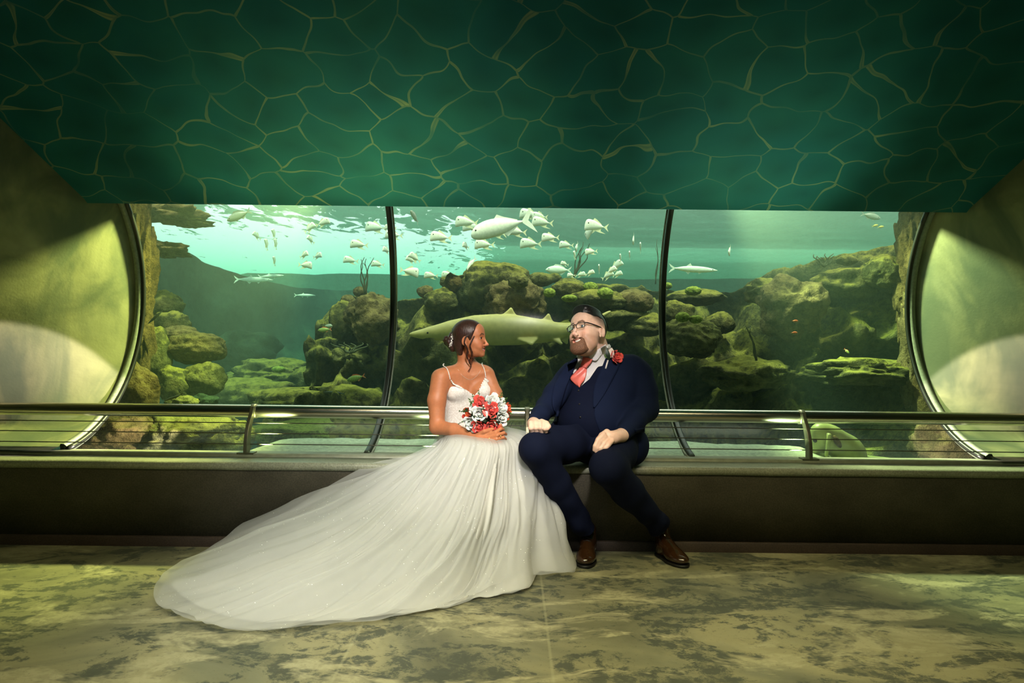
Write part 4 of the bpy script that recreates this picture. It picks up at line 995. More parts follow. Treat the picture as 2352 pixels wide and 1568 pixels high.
# bodice
gv = Vol((-0.50, 3.78, 0.50), (0.02, 4.20, 1.12), 0.0042); bride_torso(gv, 0.007)
gv.cone(P3(1040, 905, 3.90), P3(1033, 872, 3.885), 0.030, 0.012, 0.02); gv.cone(P3(1108, 900, 3.93), P3(1116, 868, 3.945), 0.030, 0.012, 0.02)
G = gv.grid(); U = G[0] / G[1]; W_ = (G[2] - CAMH) / G[1]
pxg = 1176 + FPX * (U * _cr + W_ * _sr); pyg = 784 - FPX * (-U * _sr + W_ * _cr)
neck = np.interp(pxg, [1015, 1026, 1034, 1042, 1060, 1080, 1090, 1100, 1114, 1120, 1128, 1140], [893, 888, 868, 880, 889, 902, 909, 898, 868, 872, 893, 900]).astype(np.float32)
front_ = G[1] < 4.0
neck = np.where(front_, neck, 905.0)
gv.cut((neck - pyg) * 0.0022); gv.cut((pyg - 1048) * 0.0022)
gown = gv.obj('bodice', M_SATIN, bride)
for pts in ([(1034, 872), (1031, 858), (1026, 846), (1018, 840)], [(1116, 868), (1114, 855), (1111, 845), (1107, 838)]):
    C = catmull([tuple(bv.hit(x, y, 3.9)) for x, y in pts] + [tuple(bv.hit(*pts[-1], 3.9) + Vector((0.0, 0.05, 0.008)))], 14)
    MB().tube([c + Vector((0, -.003, .002)) for c in C], 0.0042, 8, flat=0.6).build('strap', M_SATIN, gown)
# lace edge along the neckline
lace = MB(); rr = random.Random(4)
for x in np.arange(1037, 1121, 2.2):
    y = np.interp(x, [1026, 1034, 1042, 1060, 1080, 1090, 1100, 1114, 1120, 1128], [888, 868, 880, 889, 902, 909, 898, 868, 872, 893]) + 1
    p = bv.hit(x, y, 3.9) + Vector((0, -0.008, 0)); s_ = rr.uniform(.004, .007)
    v_ = [p] + [p + Vector((math.cos(a) * s_, -0.002, math.sin(a) * s_)) for a in np.linspace(0, 2 * PI, 7)[:-1]]
    lace.add(v_, [(0, i + 1, (i + 1) % 6 + 1) for i in range(6)])
lace.build('lace_edge', M_SATIN, gown)
# necklace and rings
C = catmull([bv.hit(x, y, 3.9) + Vector((0, -.002, 0)) for x, y in ((1052, 848), (1062, 862), (1080, 872), (1096, 862), (1104, 850))], 20)
MB().tube(C, 0.0007, 5).build('necklace', M_PEARL, bride)
MB().lathe([(0.011, -.0018), (0.0128, 0), (0.011, .0018)], Matrix.Translation(at(1124, 1008, 3.560)) @ Matrix.Rotation(PI / 2, 4, 'Y'), 14).build('ring', M_GOLD, bride)
MB().lathe([(0.0105, -.0018), (0.0122, 0), (0.0105, .0018)], Matrix.Translation(at(1150, 1002, 3.555)) @ Matrix.Rotation(PI / 2, 4, 'Y'), 14).build('ring', M_GOLD, bride)

# ---- tulle skirt with its long train
def mat_tulle(name, alpha, col, glit=True):
    t = NT(name); v = t.coord('Object')
    n = t.noise(v, 5, 4, 0.6); c = t.ramp(n, [(0.3, tuple(x * .93 for x in col)), (0.7, col)])
    d = t.n('BsdfDiffuse'); t.set(d.inputs[0], c); tl = t.n('BsdfTranslucent'); t.set(tl.inputs[0], c)
    m1 = t.n('MixShader', {0: 0.35}); t.set(m1.inputs[1], d); t.set(m1.inputs[2], tl)
    sh = m1
    if alpha < 1:
        tr = t.n('BsdfTransparent'); mx = t.n('MixShader', {0: alpha}); t.set(mx.inputs[1], tr); t.set(mx.inputs[2], m1); sh = mx
    if glit:        # sequins sewn into the tulle
        vo = t.n('TexVoronoi', {'Scale': 60.0}); t.set(vo.inputs['Vector'], v)
        k = t.ramp(vo.outputs[0], [(0.085, 1.0), (0.11, 0.0)]); sel = t.ramp(t.noise(v, 9, 3), [(0.54, 0.0), (0.58, 1.0)])
        g = t.n('BsdfGlossy', {'Roughness': 0.6, 'Color': (1, 1, 1, 1)}); m2 = t.n('MixShader'); t.set(m2.inputs[0], t.math('MULTIPLY', k, sel)); t.set(m2.inputs[1], sh); t.set(m2.inputs[2], g); sh = m2
    return t.done(sh)
M_LINING = mat_tulle('gown_lining', 1.0, lin(244, 242, 234), False); M_TULLE = mat_tulle('tulle', 0.36, lin(250, 250, 246))
waist = at(1072, 990, 3.99)
# hem on the floor, clockwise as seen from the photographer's side: picture left round the front to picture right
HEM = [(640, 1195, .30), (520, 1252, .04), (430, 1305, 0.0), (382, 1345, 0.0), (360, 1392, 0.0), (400, 1425, 0.0), (470, 1448, 0.0), (600, 1458, 0.0), (760, 1446, 0.0), (900, 1432, 0.0), (1020, 1410, 0.0), (1085, 1386, 0.0),
       (1150, 1378, 0.0), (1215, 1362, 0.0), (1240, 1328, 0.0), (1320, 1324, 0.0), (1300, 1270, 0.02), (1296, 1240, .07)]
def skirt(name, hem, mat, shrink=1.0, lift=0.0, amp=1.0, nth=420, nt=72, seed=0, lapw=1.0, over=None):
    """one cloth layer: from the waist over the lap and the knees down to the hem"""
    H = []
    for (px, py, z) in hem:
        p = atz(px, py, z) if z < 0.2 else at(px, py, 3.86)
        H.append(p)
    H = catmull(H, nth)
    P = []
    for j, h in enumerate(H):
        u = j / (nth - 1); row = []
        h = Vector((waist.x + (h.x - waist.x) * shrink, 3.86 + (h.y - 3.86) * shrink if h.y < 3.86 else h.y, h.z))
        # the point on the edge of the lap from which the cloth falls: from hip (left) round the knees to the other hip (right)
        th = PI * (1.03 + 0.95 * u); lx = at(1092, 1040, 3.75).x
        ca, sa = math.cos(th), math.sin(th); left = max(0.0, -ca) ** 2
        lap = Vector((lx + (0.255 - 0.055 * left) * ca * lapw + 0.055 * (1 - abs(ca)), 3.91 + 0.46 * sa * (abs(sa) ** 0.3 if sa else 0), 0.645 - 0.02 * abs(sa) - 0.06 * left))
        lap.y = max(lap.y, 3.42)
        w0 = waist + Vector((0.125 * ca, 0.095 * sa, 0.012))
        dist = (Vector((h.x, h.y, 0)) - Vector((lap.x, lap.y, 0))).length
        ex = float(np.interp(u, [0, .08, .2, .45, .65, .8, .9, 1], [1.15, 1.5, 2.3, 3.3, 2.6, 1.5, 1.0, 1.0]))
        ctl = [w0, w0.lerp(lap, .6) + Vector((0, 0, 0.35 * (w0.z - lap.z) * (1 - left))), lap]
        for s in (.12, .28, .5, .75, 1.0):
            ctl.append(Vector((lap.x + (h.x - lap.x) * s, lap.y + (h.y - lap.y) * s, h.z + (lap.z - h.z) * (1 - s) ** ex)))
        C = catmull(ctl, nt)
        for i in range(nt):
            t = i / (nt - 1); p = C[i].copy()
            # folds run from the waist outwards and widen; heaps of cloth on the floor
            g = max(0.0, t - 0.16) ** 0.8
            ph = u * 27 + 1.4 * mnoise.noise(Vector((u * 4, t * 1.5, seed)))
            f = (math.sin(ph) * 0.5 + 0.5) * 0.5 + (math.sin(ph * 2.37 + 1.7 + 2 * t) * .5 + .5) * 0.3 + 0.55 * mnoise.noise(Vector((u * 9, t * 3.0, seed + 4))) + 0.09 * math.sin(ph * 5.3 + 3 * math.sin(t * 5 + seed)) + 0.05 * math.sin(ph * 9.1 + 5 * t)
            hgt = 0.075 * f * amp * min(1.0, g * 2.2) * (1.0 if t < .82 else 1.0 - 0.75 * ((t - .82) / .18))
            fl = min(1.0, max(0.0, (0.25 - p.z) / 0.25))
            p.z += hgt * (0.25 + 0.75 * fl) + 0.006 + lift
            out = Vector((ca, sa, 0)); p += out * hgt * 0.9 * (1 - fl)
            if t > .9: p.z += 0.010 * max(0, mnoise.noise(Vector((u * 16, 0, seed + 9))))
            if p.y > 3.90 and p.z < BZ + 0.012 + lift: p.z = BZ + 0.012 + lift
            p.z = max(p.z, 0.004 + lift * .5)
            row.append(p)
        P.append(row)
    o = MB().grid(P).build(name, mat, gown); return o
LHEM = [(640, 1250, .04), (580, 1272, 0.0), (500, 1302, 0.0), (440, 1326, 0.0), (382, 1350, 0.0), (425, 1392, 0.0), (490, 1416, 0.0), (620, 1436, 0.0), (760, 1434, 0.0), (900, 1422, 0.0), (1020, 1404, 0.0), (1085, 1382, 0.0),
        (1150, 1374, 0.0), (1215, 1358, 0.0), (1240, 1322, 0.0), (1285, 1312, 0.0), (1262, 1262, 0.0), (1250, 1225, .10)]
skirt('skirt_lining', LHEM, M_LINING, 0.985, 0.0, 1.0, seed=1)
skirt('tulle_layer', HEM, M_TULLE, 1.0, 0.012, 1.2, seed=2, lapw=1.04)
HEM2 = [(560, 1215, .12), (455, 1288, 0.0), (375, 1338, 0.0), (356, 1398, 0.0), (440, 1438, 0.0), (480, 1456, 0.0), (620, 1462, 0.0), (780, 1450, 0.0), (905, 1428, 0.0), (1030, 1400, 0.0), (1120, 1375, 0.0), (1230, 1340, 0.0), (1322, 1322, 0.0), (1300, 1262, .02), (1297, 1225, .1)]
skirt('tulle_layer', HEM2, M_TULLE, 1.0, 0.024, 1.5, seed=7, lapw=1.07)
# sheer tulle pulled out along the bench to the picture left
P = []
A_ = catmull([at(1000, 1000, 3.93), at(985, 1030, 3.93), at(960, 1040, 3.95), at(900, 1052, 3.97), at(850, 1066, 3.95), at(770, 1110, 3.89), at(660, 1178, 3.86), at(540, 1240, 3.80), at(450, 1290, 3.72)], 60)
B_ = catmull([at(1030, 1010, 3.80), at(1010, 1060, 3.75), at(985, 1100, 3.74), at(940, 1140, 3.74), at(890, 1180, 3.72), at(810, 1215, 3.66), at(700, 1260, 3.58), at(590, 1300, 3.50), at(490, 1330, 3.42)], 60)
for a, b in zip(A_, B_):
    P.append([a.lerp(b, t) + Vector((0, -.02 * math.sin(PI * t), 0.02 * math.sin(PI * t) + 0.010 * math.sin(t * 17 + a.x * 4))) for t in np.linspace(0, 1, 24)])
MB().grid(P).build('tulle_layer', M_TULLE, gown)
# ================================================================== the groom
GM_C, GM_LIP = lin(236, 194, 172), lin(204, 126, 114)
M_SKING = mat_skin('fair_skin', GM_C, rough=0.42)
M_SUIT = mat_cloth('navy_wool', lin(19, 28, 54)); M_VEST = mat_cloth('navy_waistcoat', lin(14, 20, 42)); M_TROUS = mat_cloth('navy_trousers', lin(13, 19, 40))
M_SHIRT = mat_cloth('white_shirt', lin(226, 220, 222), 1500, 0.8, 0.1, 0.03, 0.15)
M_TIE = plain('coral_satin_tie', lin(240, 118, 106), 0.38, 0, 0.6, var=.1, bscale=30)
M_HAIRG = mat_hair('black_hair', lin(10, 9, 9), lin(36, 32, 32), 0.35); M_BEARD = mat_hair('auburn_beard', lin(66, 42, 30), lin(150, 104, 78), 0.7, (60, 60, 22))
M_SHOE = plain('brown_leather', lin(52, 31, 14), 0.16, 0, 0.7, var=.25, bscale=12, Coat_Weight=0.6); M_SOLE = plain('black_sole', lin(14, 12, 10), 0.5)
M_FRAME = plain('black_acetate', (0.012, 0.011, 0.012), 0.25); M_BLUEI = plain('blue_iris', (0.05, 0.09, 0.12), 0.1)
HG, HGo, HGs = rot_ypr(math.radians(133), math.radians(17), math.radians(14.5)), at(1350, 764, 3.85), 1.143
groom = thing('person', 'bearded man in a navy three piece suit with glasses sitting on the bench', 'person', (P3(1385, 1000, 3.95)[0], 3.95, 0))
TR = Matrix.Rotation(math.radians(-8), 3, 'Z')
def groom_torso(v, d=0.0):
    v.K = 0.05
    v.ell(P3(1384, 892, 4.00), (0.225 + d, 0.150 + d, 0.185 + d), 0.06, TR)
    v.ell(P3(1368, 962, 3.94), (0.222 + d, 0.205 + d, 0.185 + d), 0.06, TR)
    v.ell(P3(1390, 1016, 4.00), (0.225 + d, 0.160 + d, 0.120 + d), 0.05, TR)
    v.cone(P3(1318, 862, 3.965), P3(1448, 848, 4.02), 0.078 + d, 0.082 + d, 0.06)
    v.cone(P3(1368, 830, 3.985), P3(1372, 852, 3.99), 0.088 + d, 0.12 + d, 0.05)
g_sh = [P3(1298, 878, 3.96), P3(1466, 862, 4.01)]; g_el = [P3(1255, 935, 3.83), P3(1481, 938, 3.94)]; g_wr = [P3(1226, 972, 3.62), P3(1428, 999, 3.64)]
def groom_arms(v, d=0.0, wr=True):
    for i in (0, 1):
        r = (0.073, 0.064, 0.055) if i == 0 else (0.088, 0.085, 0.076)
        v.chain([g_sh[i], (g_sh[i] + g_el[i]) / 2 + [0.004 if i else -0.004, 0, 0], g_el[i]], [q + d for q in r], 0.03)
        e = g_wr[i] if wr else g_el[i] + (g_wr[i] - g_el[i]) * 0.93
        v.chain([g_el[i], (g_el[i] + g_wr[i]) / 2, e], [r[2] + d, (0.047 if i == 0 else 0.060) + d, (0.040 if i == 0 else 0.043) + d], 0.03)
# body
bg = Vol((0.02, 3.30, 0.40), (0.92, 4.26, 1.42), 0.0036)
groom_torso(bg, -0.012); groom_arms(bg, -0.014)
bg.cone(P3(1370, 826, 3.98), P3(1356, 782, 3.92), 0.092, 0.086, 0.03)
bg.ell(P3(1338, 803, 3.86), (0.062, 0.055, 0.036), 0.03)
head_shapes(bg, HG, HGo, HGs, male=True)
bg.frame(HG, HGo, HGs)
for s in (-1, 1): bg.ell((s * 0.046, 0.030, -0.062), (0.024, 0.036, 0.036), 0.02)
bg.ell((0, 0.040, -0.104), (0.045, 0.045, 0.022), 0.02); bg.frame()
# his right hand: a loose fist on the knee
w = P3(1226, 973, 3.61); bg.cone(w, P3(1230, 976, 3.565), 0.034, 0.034, 0.02); bg.ell(P3(1236, 977, 3.545), (0.044, 0.034, 0.027), 0.015, Matrix.Rotation(0.25, 3, 'Y'))
for i in range(4):
    k0 = P3(1219 + 10.5 * i, 973 - (2, 3, 2, -1)[i], 3.530); k1 = P3(1219 + 10.8 * i, 983 - (0, 1, 1, -1)[i], 3.503); k2 = P3(1222 + 10.5 * i, 993 - (2, 0, 1, 3)[i], 3.520); k3 = P3(1226 + 9.5 * i, 990, 3.552)
    bg.chain([k0, k1, k2, k3], (0.0135, 0.0128, 0.0118, 0.010), 0.0035)
bg.chain([P3(1244, 968, 3.555), P3(1255, 972, 3.53), P3(1260, 979, 3.515), P3(1257, 984, 3.506)], (0.015, 0.0135, 0.0125, 0.011), 0.004)
# his left hand, spread on the thigh
bg.cone(g_wr[1], P3(1412, 1003, 3.58), 0.036, 0.034, 0.02); bg.ell(P3(1401, 1003, 3.56), (0.043, 0.028, 0.030), 0.02, Matrix.Rotation(0.5, 3, 'Y'))
for i in range(4):
    k0 = P3((1386, 1390, 1397, 1405)[i], (998, 1004, 1009, 1012)[i], 3.535); k1 = P3((1373, 1378, 1387, 1397)[i], (1011, 1016, 1020, 1022)[i], 3.505)
    k2 = P3((1367, 1371, 1380, 1391)[i], (1024, 1029, 1030, 1029)[i], 3.497); k3 = P3((1365, 1370, 1377, 1387)[i], (1033, 1038, 1039, 1035)[i], 3.500)
    bg.chain([k0, k1, k2, k3], (0.0142, 0.0126, 0.0114, 0.0095), 0.0035)
bg.chain([P3(1394, 992, 3.56), P3(1382, 999, 3.545), P3(1374, 1009, 3.535), P3(1371, 1016, 3.535)], (0.017, 0.014, 0.0125, 0.011), 0.005)
def groom_cols(V):
    c = np.tile(np.array(GM_C), (len(V), 1)); Pl = (V - np.array(HGo)) @ np.array(HG) / HGs
    m = (Pl[:, 2] > -0.14) & (np.abs(Pl[:, 0]) < .1) & (np.abs(Pl[:, 1]) < .13)
    cc = head_colors(Pl[m], c[m], GM_C, GM_LIP, lin(96, 64, 46), lin(236, 158, 138), True); p = Pl[m]
    fade = np.clip((p[:, 2] - 0.012 - 0.55 * np.maximum(0, p[:, 1])) / 0.035, 0, 1) * np.clip((0.050 - p[:, 1]) / 0.016, 0, 1) * 0.8
    cc = cc * (1 - fade[:, None]) + np.array(lin(96, 74, 64)) * fade[:, None]
    st = np.clip((-0.030 - p[:, 2] + 0.25 * (0.02 - p[:, 1]) * (p[:, 1] < .02)) / 0.02, 0, 1) * np.clip((p[:, 1] - 0.002) / 0.012, 0, 1) * np.clip((p[:, 2] + 0.118) / 0.012, 0, 1) * (np.abs(p[:, 0]) > .03) * 0.55
    cc = cc * (1 - st[:, None]) + np.array(lin(150, 100, 74)) * st[:, None]
    c[m] = cc; return c
bg.obj('body', M_SKING, groom, groom_cols)
eyes(HG, HGo, HGs, groom, M_BLUEI, (0.0, 0), 0.0060); teeth(HG, HGo, HGs, groom)
def HGw(x, y, z): return Vector(HG @ (Vector((x, y, z)) * HGs)) + Vector(HGo)
# local coordinates of the head for every grid point of a volume
def local(v, M, o, s):
    G = v.grid(); P = [G[i] - o[i] for i in range(3)]; M = np.array(M)
    return [(M[0, j] * P[0] + M[1, j] * P[1] + M[2, j] * P[2]) / s for j in range(3)]
hg = Vol(np.array(HGo) - 0.19, np.array(HGo) + 0.19, 0.0035); hg.K = .01; hg.frame(HG, HGo, HGs)
hg.ell((0, -0.013, 0.036), (0.077, 0.101, 0.089), 0.01); hg.ell((0, 0.050, 0.100), (0.045, 0.035, 0.018), 0.03); hg.ell((0, 0.0, 0.112), (0.052, 0.075, 0.014), 0.03); hg.frame()
x, y, z = local(hg, HG, HGo, HGs)
line = np.where(y > -0.03, 0.062 + 0.10 * np.maximum(0, y - 0.02), 0.062 - 2.4 * (-0.03 - y)); line = np.maximum(line, -0.062) + 0.002 * np.sin(y * 160)
hg.cut((line - z) * 1.0); hg.cut((y - 0.074))
hairg = hg.obj('hair', M_HAIRG, groom)
rr = random.Random(9); st = MB()
for i in range(46):
    x0 = (i / 45 - .5) * 0.10; zz = 0.108 - 5.0 * x0 * x0
    C = catmull([HGw(x0 * .95, 0.070, zz - .008), HGw(x0, 0.045, zz + .014 + rr.uniform(0, .004)), HGw(x0 * 1.05, 0.0, zz + .016), HGw(x0 * 1.1, -0.06, zz - .004), HGw(x0, -0.105, zz - .05)], 12)
    st.tube(C, [0.0012, 0.0026, 0.0028, 0.0028, 0.0028, 0.0028, 0.0028, 0.0028, 0.0028, 0.0026, 0.002, 0.001], 5)
st.build('combed_strands', M_HAIRG, hairg)
bd = Vol(np.array(HGo) - 0.19, np.array(HGo) + 0.19, 0.0035); bd.K = .02
head_shapes(bd, HG, HGo, HGs, male=True); bd.frame(HG, HGo, HGs)
for s in (-1, 1): bd.ell((s * 0.046, 0.030, -0.062), (0.024, 0.036, 0.036), 0.02)
bd.ell((0, 0.072, -0.112), (0.034, 0.024, 0.022), 0.02); bd.ell((0, 0.06, -0.095), (0.05, 0.036, 0.03), 0.02); bd.frame(); bd.grow(0.0030)
x, y, z = local(bd, HG, HGo, HGs); ax = np.abs(x)
top = np.interp(y, [-0.02, 0.0, 0.03, 0.06, 0.075, 0.11], [-0.026, -0.030, -0.060, -0.072, -0.066, -0.0535]).astype(np.float32)
top = np.where((ax < 0.034) & (y > .06), -0.0545 - 0.10 * ax, top)
bd.cut(z - top); bd.cut(-0.136 - z); bd.cut(0.045 - y); bd.cut(ax - np.where(z > -0.062, 0.036, 0.040 + 0.10 * np.maximum(0, -0.062 - z)))
mouth = np.sqrt((x / 0.0275) ** 2 + ((z + 0.0725 - 6 * x * x) / 0.0120) ** 2) - 1
bd.cut(-mouth * 0.012)
bd.obj('beard', M_BEARD, groom)
# glasses
gl = MB(); lens = []
for s in (-1, 1):
    c = Vector((s * 0.0315, 0.101, -0.001)); pts = []
    for i in range(25):
        a = 2 * PI * i / 24; ex = 0.0215 * math.copysign(abs(math.cos(a)) ** .55, math.cos(a)); ez = 0.0140 * math.copysign(abs(math.sin(a)) ** .6, math.sin(a))
        pts.append(c + Vector((ex, -0.012 * ((ex * s + .033) / .06) ** 2, ez - 0.0008 * s * ex)))
    gl.tube([HGw(*p) for p in pts], 0.0017 * HGs, 8, cap=False); lens.append(pts[:-1])
    gl.tube([HGw(*p) for p in catmull([(s * 0.053, 0.092, 0.006), (s * 0.064, 0.082, 0.008), (s * 0.078, 0.03, 0.007), (s * 0.082, -0.012, 0.004), (s * 0.080, -0.03, -0.016)], 16)], 0.0018 * HGs, 8, flat=1.6)
gl.tube([HGw(*p) for p in catmull([(-0.0105, 0.101, 0.004), (0, 0.105, 0.007), (0.0105, 0.101, 0.004)], 8)], 0.002 * HGs, 8)
glasses = gl.build('glasses', M_FRAME, groom)
for pts in lens: MB().add([HGw(*p) for p in pts], [list(range(len(pts)))]).build('lens', M_GLASS, glasses)
# clothes
def px_grids(v):
    G = v.grid(); U = G[0] / G[1]; W_ = (G[2] - CAMH) / G[1]
    return G, 1176 + FPX * (U * _cr + W_ * _sr), 784 - FPX * (-U * _sr + W_ * _cr)
tv = Vol((0.02, 3.42, 0.47), (0.96, 4.26, 1.24), 0.0045); groom_torso(tv, -0.004)
sv = tv.copy(); sv.cone(P3(1371, 836, 3.985), P3(1364, 806, 3.965), 0.105, 0.100, 0.03); G, pxg, pyg = px_grids(sv)
sv.cut((pyg - 915) * .0022); sv.cut((pxg - 1425) * .0022); sv.cut((800 + (1366 - pxg) * 0.30 - pyg) * 0.0022)
sh = sv.obj('shirt', M_SHIRT, groom)
wv = tv.copy().grow(0.008); G, pxg, pyg = px_grids(wv)
lx = np.interp(pyg, [790, 820, 852, 889], [1326, 1326, 1314, 1331]); rx = np.interp(pyg, [790, 805, 840, 870, 889], [1398, 1390, 1374, 1354, 1331])
ins = np.minimum(pxg - lx, rx - pxg); ins = np.where((pyg < 889) & (G[1] < 3.98), ins, -50)
wv.cut(ins * .0022); wv.cut(np.where(G[1] >= 3.98, (825 - pyg) * .0022, -1.0)); wv.cut((pyg - 1040) * 0.0022)
wc = wv.obj('waistcoat', M_VEST, groom)
jv = Vol((0.02, 3.42, 0.47), (0.96, 4.26, 1.26), 0.0045); groom_torso(jv, 0.008); jv.ell(P3(1448, 1024, 3.98), (0.10, 0.150, 0.115), 0.05); jv.ell(P3(1300, 1000, 4.0), (0.10, 0.10, 0.11), 0.05)
G, pxg, pyg = px_grids(jv)
lx = np.interp(pyg, [790, 822, 862, 900, 960, 1010, 1050], [1331, 1328, 1309, 1294, 1281, 1276, 1270]); rx = np.interp(pyg, [790, 800, 822, 862, 900, 960, 1010, 1050], [1402, 1399, 1392, 1374, 1362, 1366, 1384, 1402])
full = jv.copy(); groom_arms(full, 0.0, False)
ins = np.minimum(pxg - lx, rx - pxg); ins = np.where(G[1] < 3.97, ins, -50)
jv.cut(ins * .0022)
neckhole = 0.108 - np.sqrt((G[0] - P3(1367, 812, 3.97)[0]) ** 2 + (G[1] - 3.985) ** 2); jv.cut(np.where(pyg < 838, neckhole, -1.0))
groom_arms(jv, 0.0, False)
jv.cut(BZ + 0.004 - G[2])
jk = jv.obj('jacket', M_SUIT, groom)
for side, Lp, Rp in ((0, [(1330, 818), (1318, 848), (1304, 880), (1292, 915), (1282, 955)], [(1318, 824), (1292, 850), (1272, 885), (1268, 925), (1278, 956)]),
                     (1, [(1396, 802), (1388, 828), (1374, 862), (1363, 896), (1362, 935)], [(1412, 806), (1424, 832), (1408, 868), (1388, 905), (1366, 936)])):
    o = MB().grid(drape(full, rows_between(Lp, Rp, 22), 0.007, 8)).build('lapel', M_SUIT, jk); solid(o, 0.006)
o = MB().grid(drape(full, rows_between([(1458, 985), (1459, 993)], [(1480, 982), (1480, 991)], 5), 0.006, 8)).build('pocket_flap', M_SUIT, jk); solid(o, 0.008)
for (x, y) in ((1329, 897), (1331, 928), (1333, 958)):
    p = wv.hit(x, y, 3.8); MB().lathe([(1e-4, 0.0022), (0.0055, 0.002), (0.006, 0), (0.0055, -.004)], Matrix.Translation(p) @ Matrix.Rotation(PI / 2, 4, 'X'), 12).build('button', M_SOLE, wc)
# collar and tie
for Lp, Rp in (([(1326, 813), (1326, 822), (1328, 833)], [(1350, 818), (1344, 824), (1331, 836)]), ([(1350, 818), (1354, 824), (1366, 829)], [(1391, 790), (1388, 802), (1371, 827)])):
    o = MB().grid(drape(sv, rows_between(Lp, Rp, 10), 0.012, 10)).build('collar', M_SHIRT, sh); solid(o, 0.005)
T = [((1339, 819), (1360, 825)), ((1336, 828), (1355, 834)), ((1334, 836), (1349, 841)), ((1332, 841), (1347, 846)), ((1327, 847), (1347, 853)), ((1318, 857), (1345, 863)), ((1309, 868), (1341, 873)), ((1317, 878), (1335, 881)), ((1329, 888), (1331, 889))]
T = rows_between([a for a, b in T], [b for a, b in T], 40); P = drape(sv, T, 0.012, 12)
for i, row in enumerate(P):
    for j, p in enumerate(row):
        q = j / 12; p.y -= (0.014 if i < 15 else 0.010) * math.sin(PI * q) ** .7 + (0.006 if i < 14 else 0) + 0.004 * math.sin(q * 7 + i * .25)
tie = MB().grid(P).build('tie', M_TIE, groom); solid(tie, 0.004)
# boutonniere
bp = full.hit(1411, 821, 3.9) + Vector((0, -0.035, 0))
bt = empty('boutonniere', bp); put(bt, groom); bt.location = bp; bt.matrix_parent_inverse = groom.matrix_basis.inverted()
def putp(o): 
    o.parent = bt; o.matrix_parent_inverse = bt.matrix_basis.inverted(); return o
cm, ms = ROSE_RED
ro = putp(place_rose(ROSE_RED, bp, (0.55, -0.75, 0.25), 0.070, None, 0.4)); ro.name = 'rose'
for ch in list(ro.children): bpy.data.objects.remove(ch)
V_, F_ = [], []
for me, a in ms:      # on the small flower the petals stay one mesh
    E = Matrix.Rotation(a, 4, 'Z'); n0 = len(V_); V_ += [E @ v.co for v in me.vertices]; F_ += [[i + n0 for i in p.vertices] for p in me.polygons]
ro.data = bpy.data.meshes.new('rose'); ro.data.from_pydata([tuple(v) for v in V_], [], F_); ro.data.materials.append(M_RED); ro.data.polygons.foreach_set('use_smooth', [True] * len(ro.data.polygons)); solid(ro, 0.02)
def wpos(px, py, off): return full.hit(px, py, 3.9) + Vector((0, -off, 0))
putp(leaf_mesh(wpos(1398, 828, .02), wpos(1391, 796, .02), 0.012).build('leaf', M_LEAF)); putp(leaf_mesh(wpos(1396, 822, .028), wpos(1385, 812, .022), 0.010).build('leaf', M_SPRIG))
putp(leaf_mesh(wpos(1400, 822, .03), wpos(1404, 798, .02), 0.024).build('white_petal', mat_petal('blush_petal', lin(226, 196, 186), lin(240, 224, 216))))
putp(MB().tube([wpos(1395, 827, .024), wpos(1390, 846, .018)], 0.0046, 8).build('wrapped_stem', M_SHIRT))
rr = random.Random(3)
for i in range(7):
    p = wpos(rr.uniform(1386, 1402), rr.uniform(790, 800), rr.uniform(.015, .03)); putp(MB().lathe([(1e-4, .006), (.005, .003), (.005, -.003), (1e-4, -.006)], Matrix.Translation(p), 8).build('filler_bud', M_WHITE))
# trousers
pv = Vol((-0.02, 3.32, 0.05), (0.98, 4.24, 0.75), 0.0048); pv.K = 0.04
pv.ell(P3(1388, 1018, 4.0), (0.215, 0.165, 0.135), 0.05, TR)
gk = [P3(1230, 1030, 3.52), P3(1396, 1072, 3.50)]; ga = [P3(1334, 1200, 3.78), P3(1503, 1194, 3.77)]; gh = [P3(1350, 1010, 3.98), P3(1425, 1014, 3.98)]
pv.chain([gh[0], (gh[0] + gk[0]) / 2 + [0, 0, 0.004], gk[0]], (0.118, 0.108, 0.081), 0.04); pv.chain([gh[1], (gh[1] + gk[1]) / 2, gk[1]], (0.122, 0.114, 0.090), 0.04)
pv.chain([gk[0], gk[0] * .55 + ga[0] * .45 + [-0.005, 0.012, 0], ga[0]], (0.081, 0.077, 0.061), 0.03); pv.chain([gk[1], gk[1] * .55 + ga[1] * .45 + [-.008, 0.012, 0], ga[1]], (0.090, 0.083, 0.061), 0.03)
pv.cone(P3(1290, 985, 3.84), P3(1370, 992, 3.82), 0.060, 0.060, 0.05)
for i in (0, 1): pv.cone(ga[i], ga[i] + (ga[i] - gk[i]) * 0.10, 0.061, 0.063, 0.02)
G, pxg, pyg = px_grids(pv)
wob = 0.006 * (np.sin(G[2] * 48 + G[0] * 22) + np.sin(G[2] * 31 - G[0] * 40 + 1)) * np.clip((0.42 - G[2]) / .3, 0, 1); pv.D += wob.astype(np.float32)
for i in (0, 1):
    d = (ga[i] - gk[i]); d /= np.linalg.norm(d); e = ga[i] + d * 0.055
    s_ = sum((G[j] - e[j]) * d[j] for j in range(3)); near = np.sqrt(sum((G[j] - e[j]) ** 2 for j in range(3))) < .22
    pv.cut(np.where(near, s_, -1.0))
pv.obj('trousers', M_TROUS, groom)
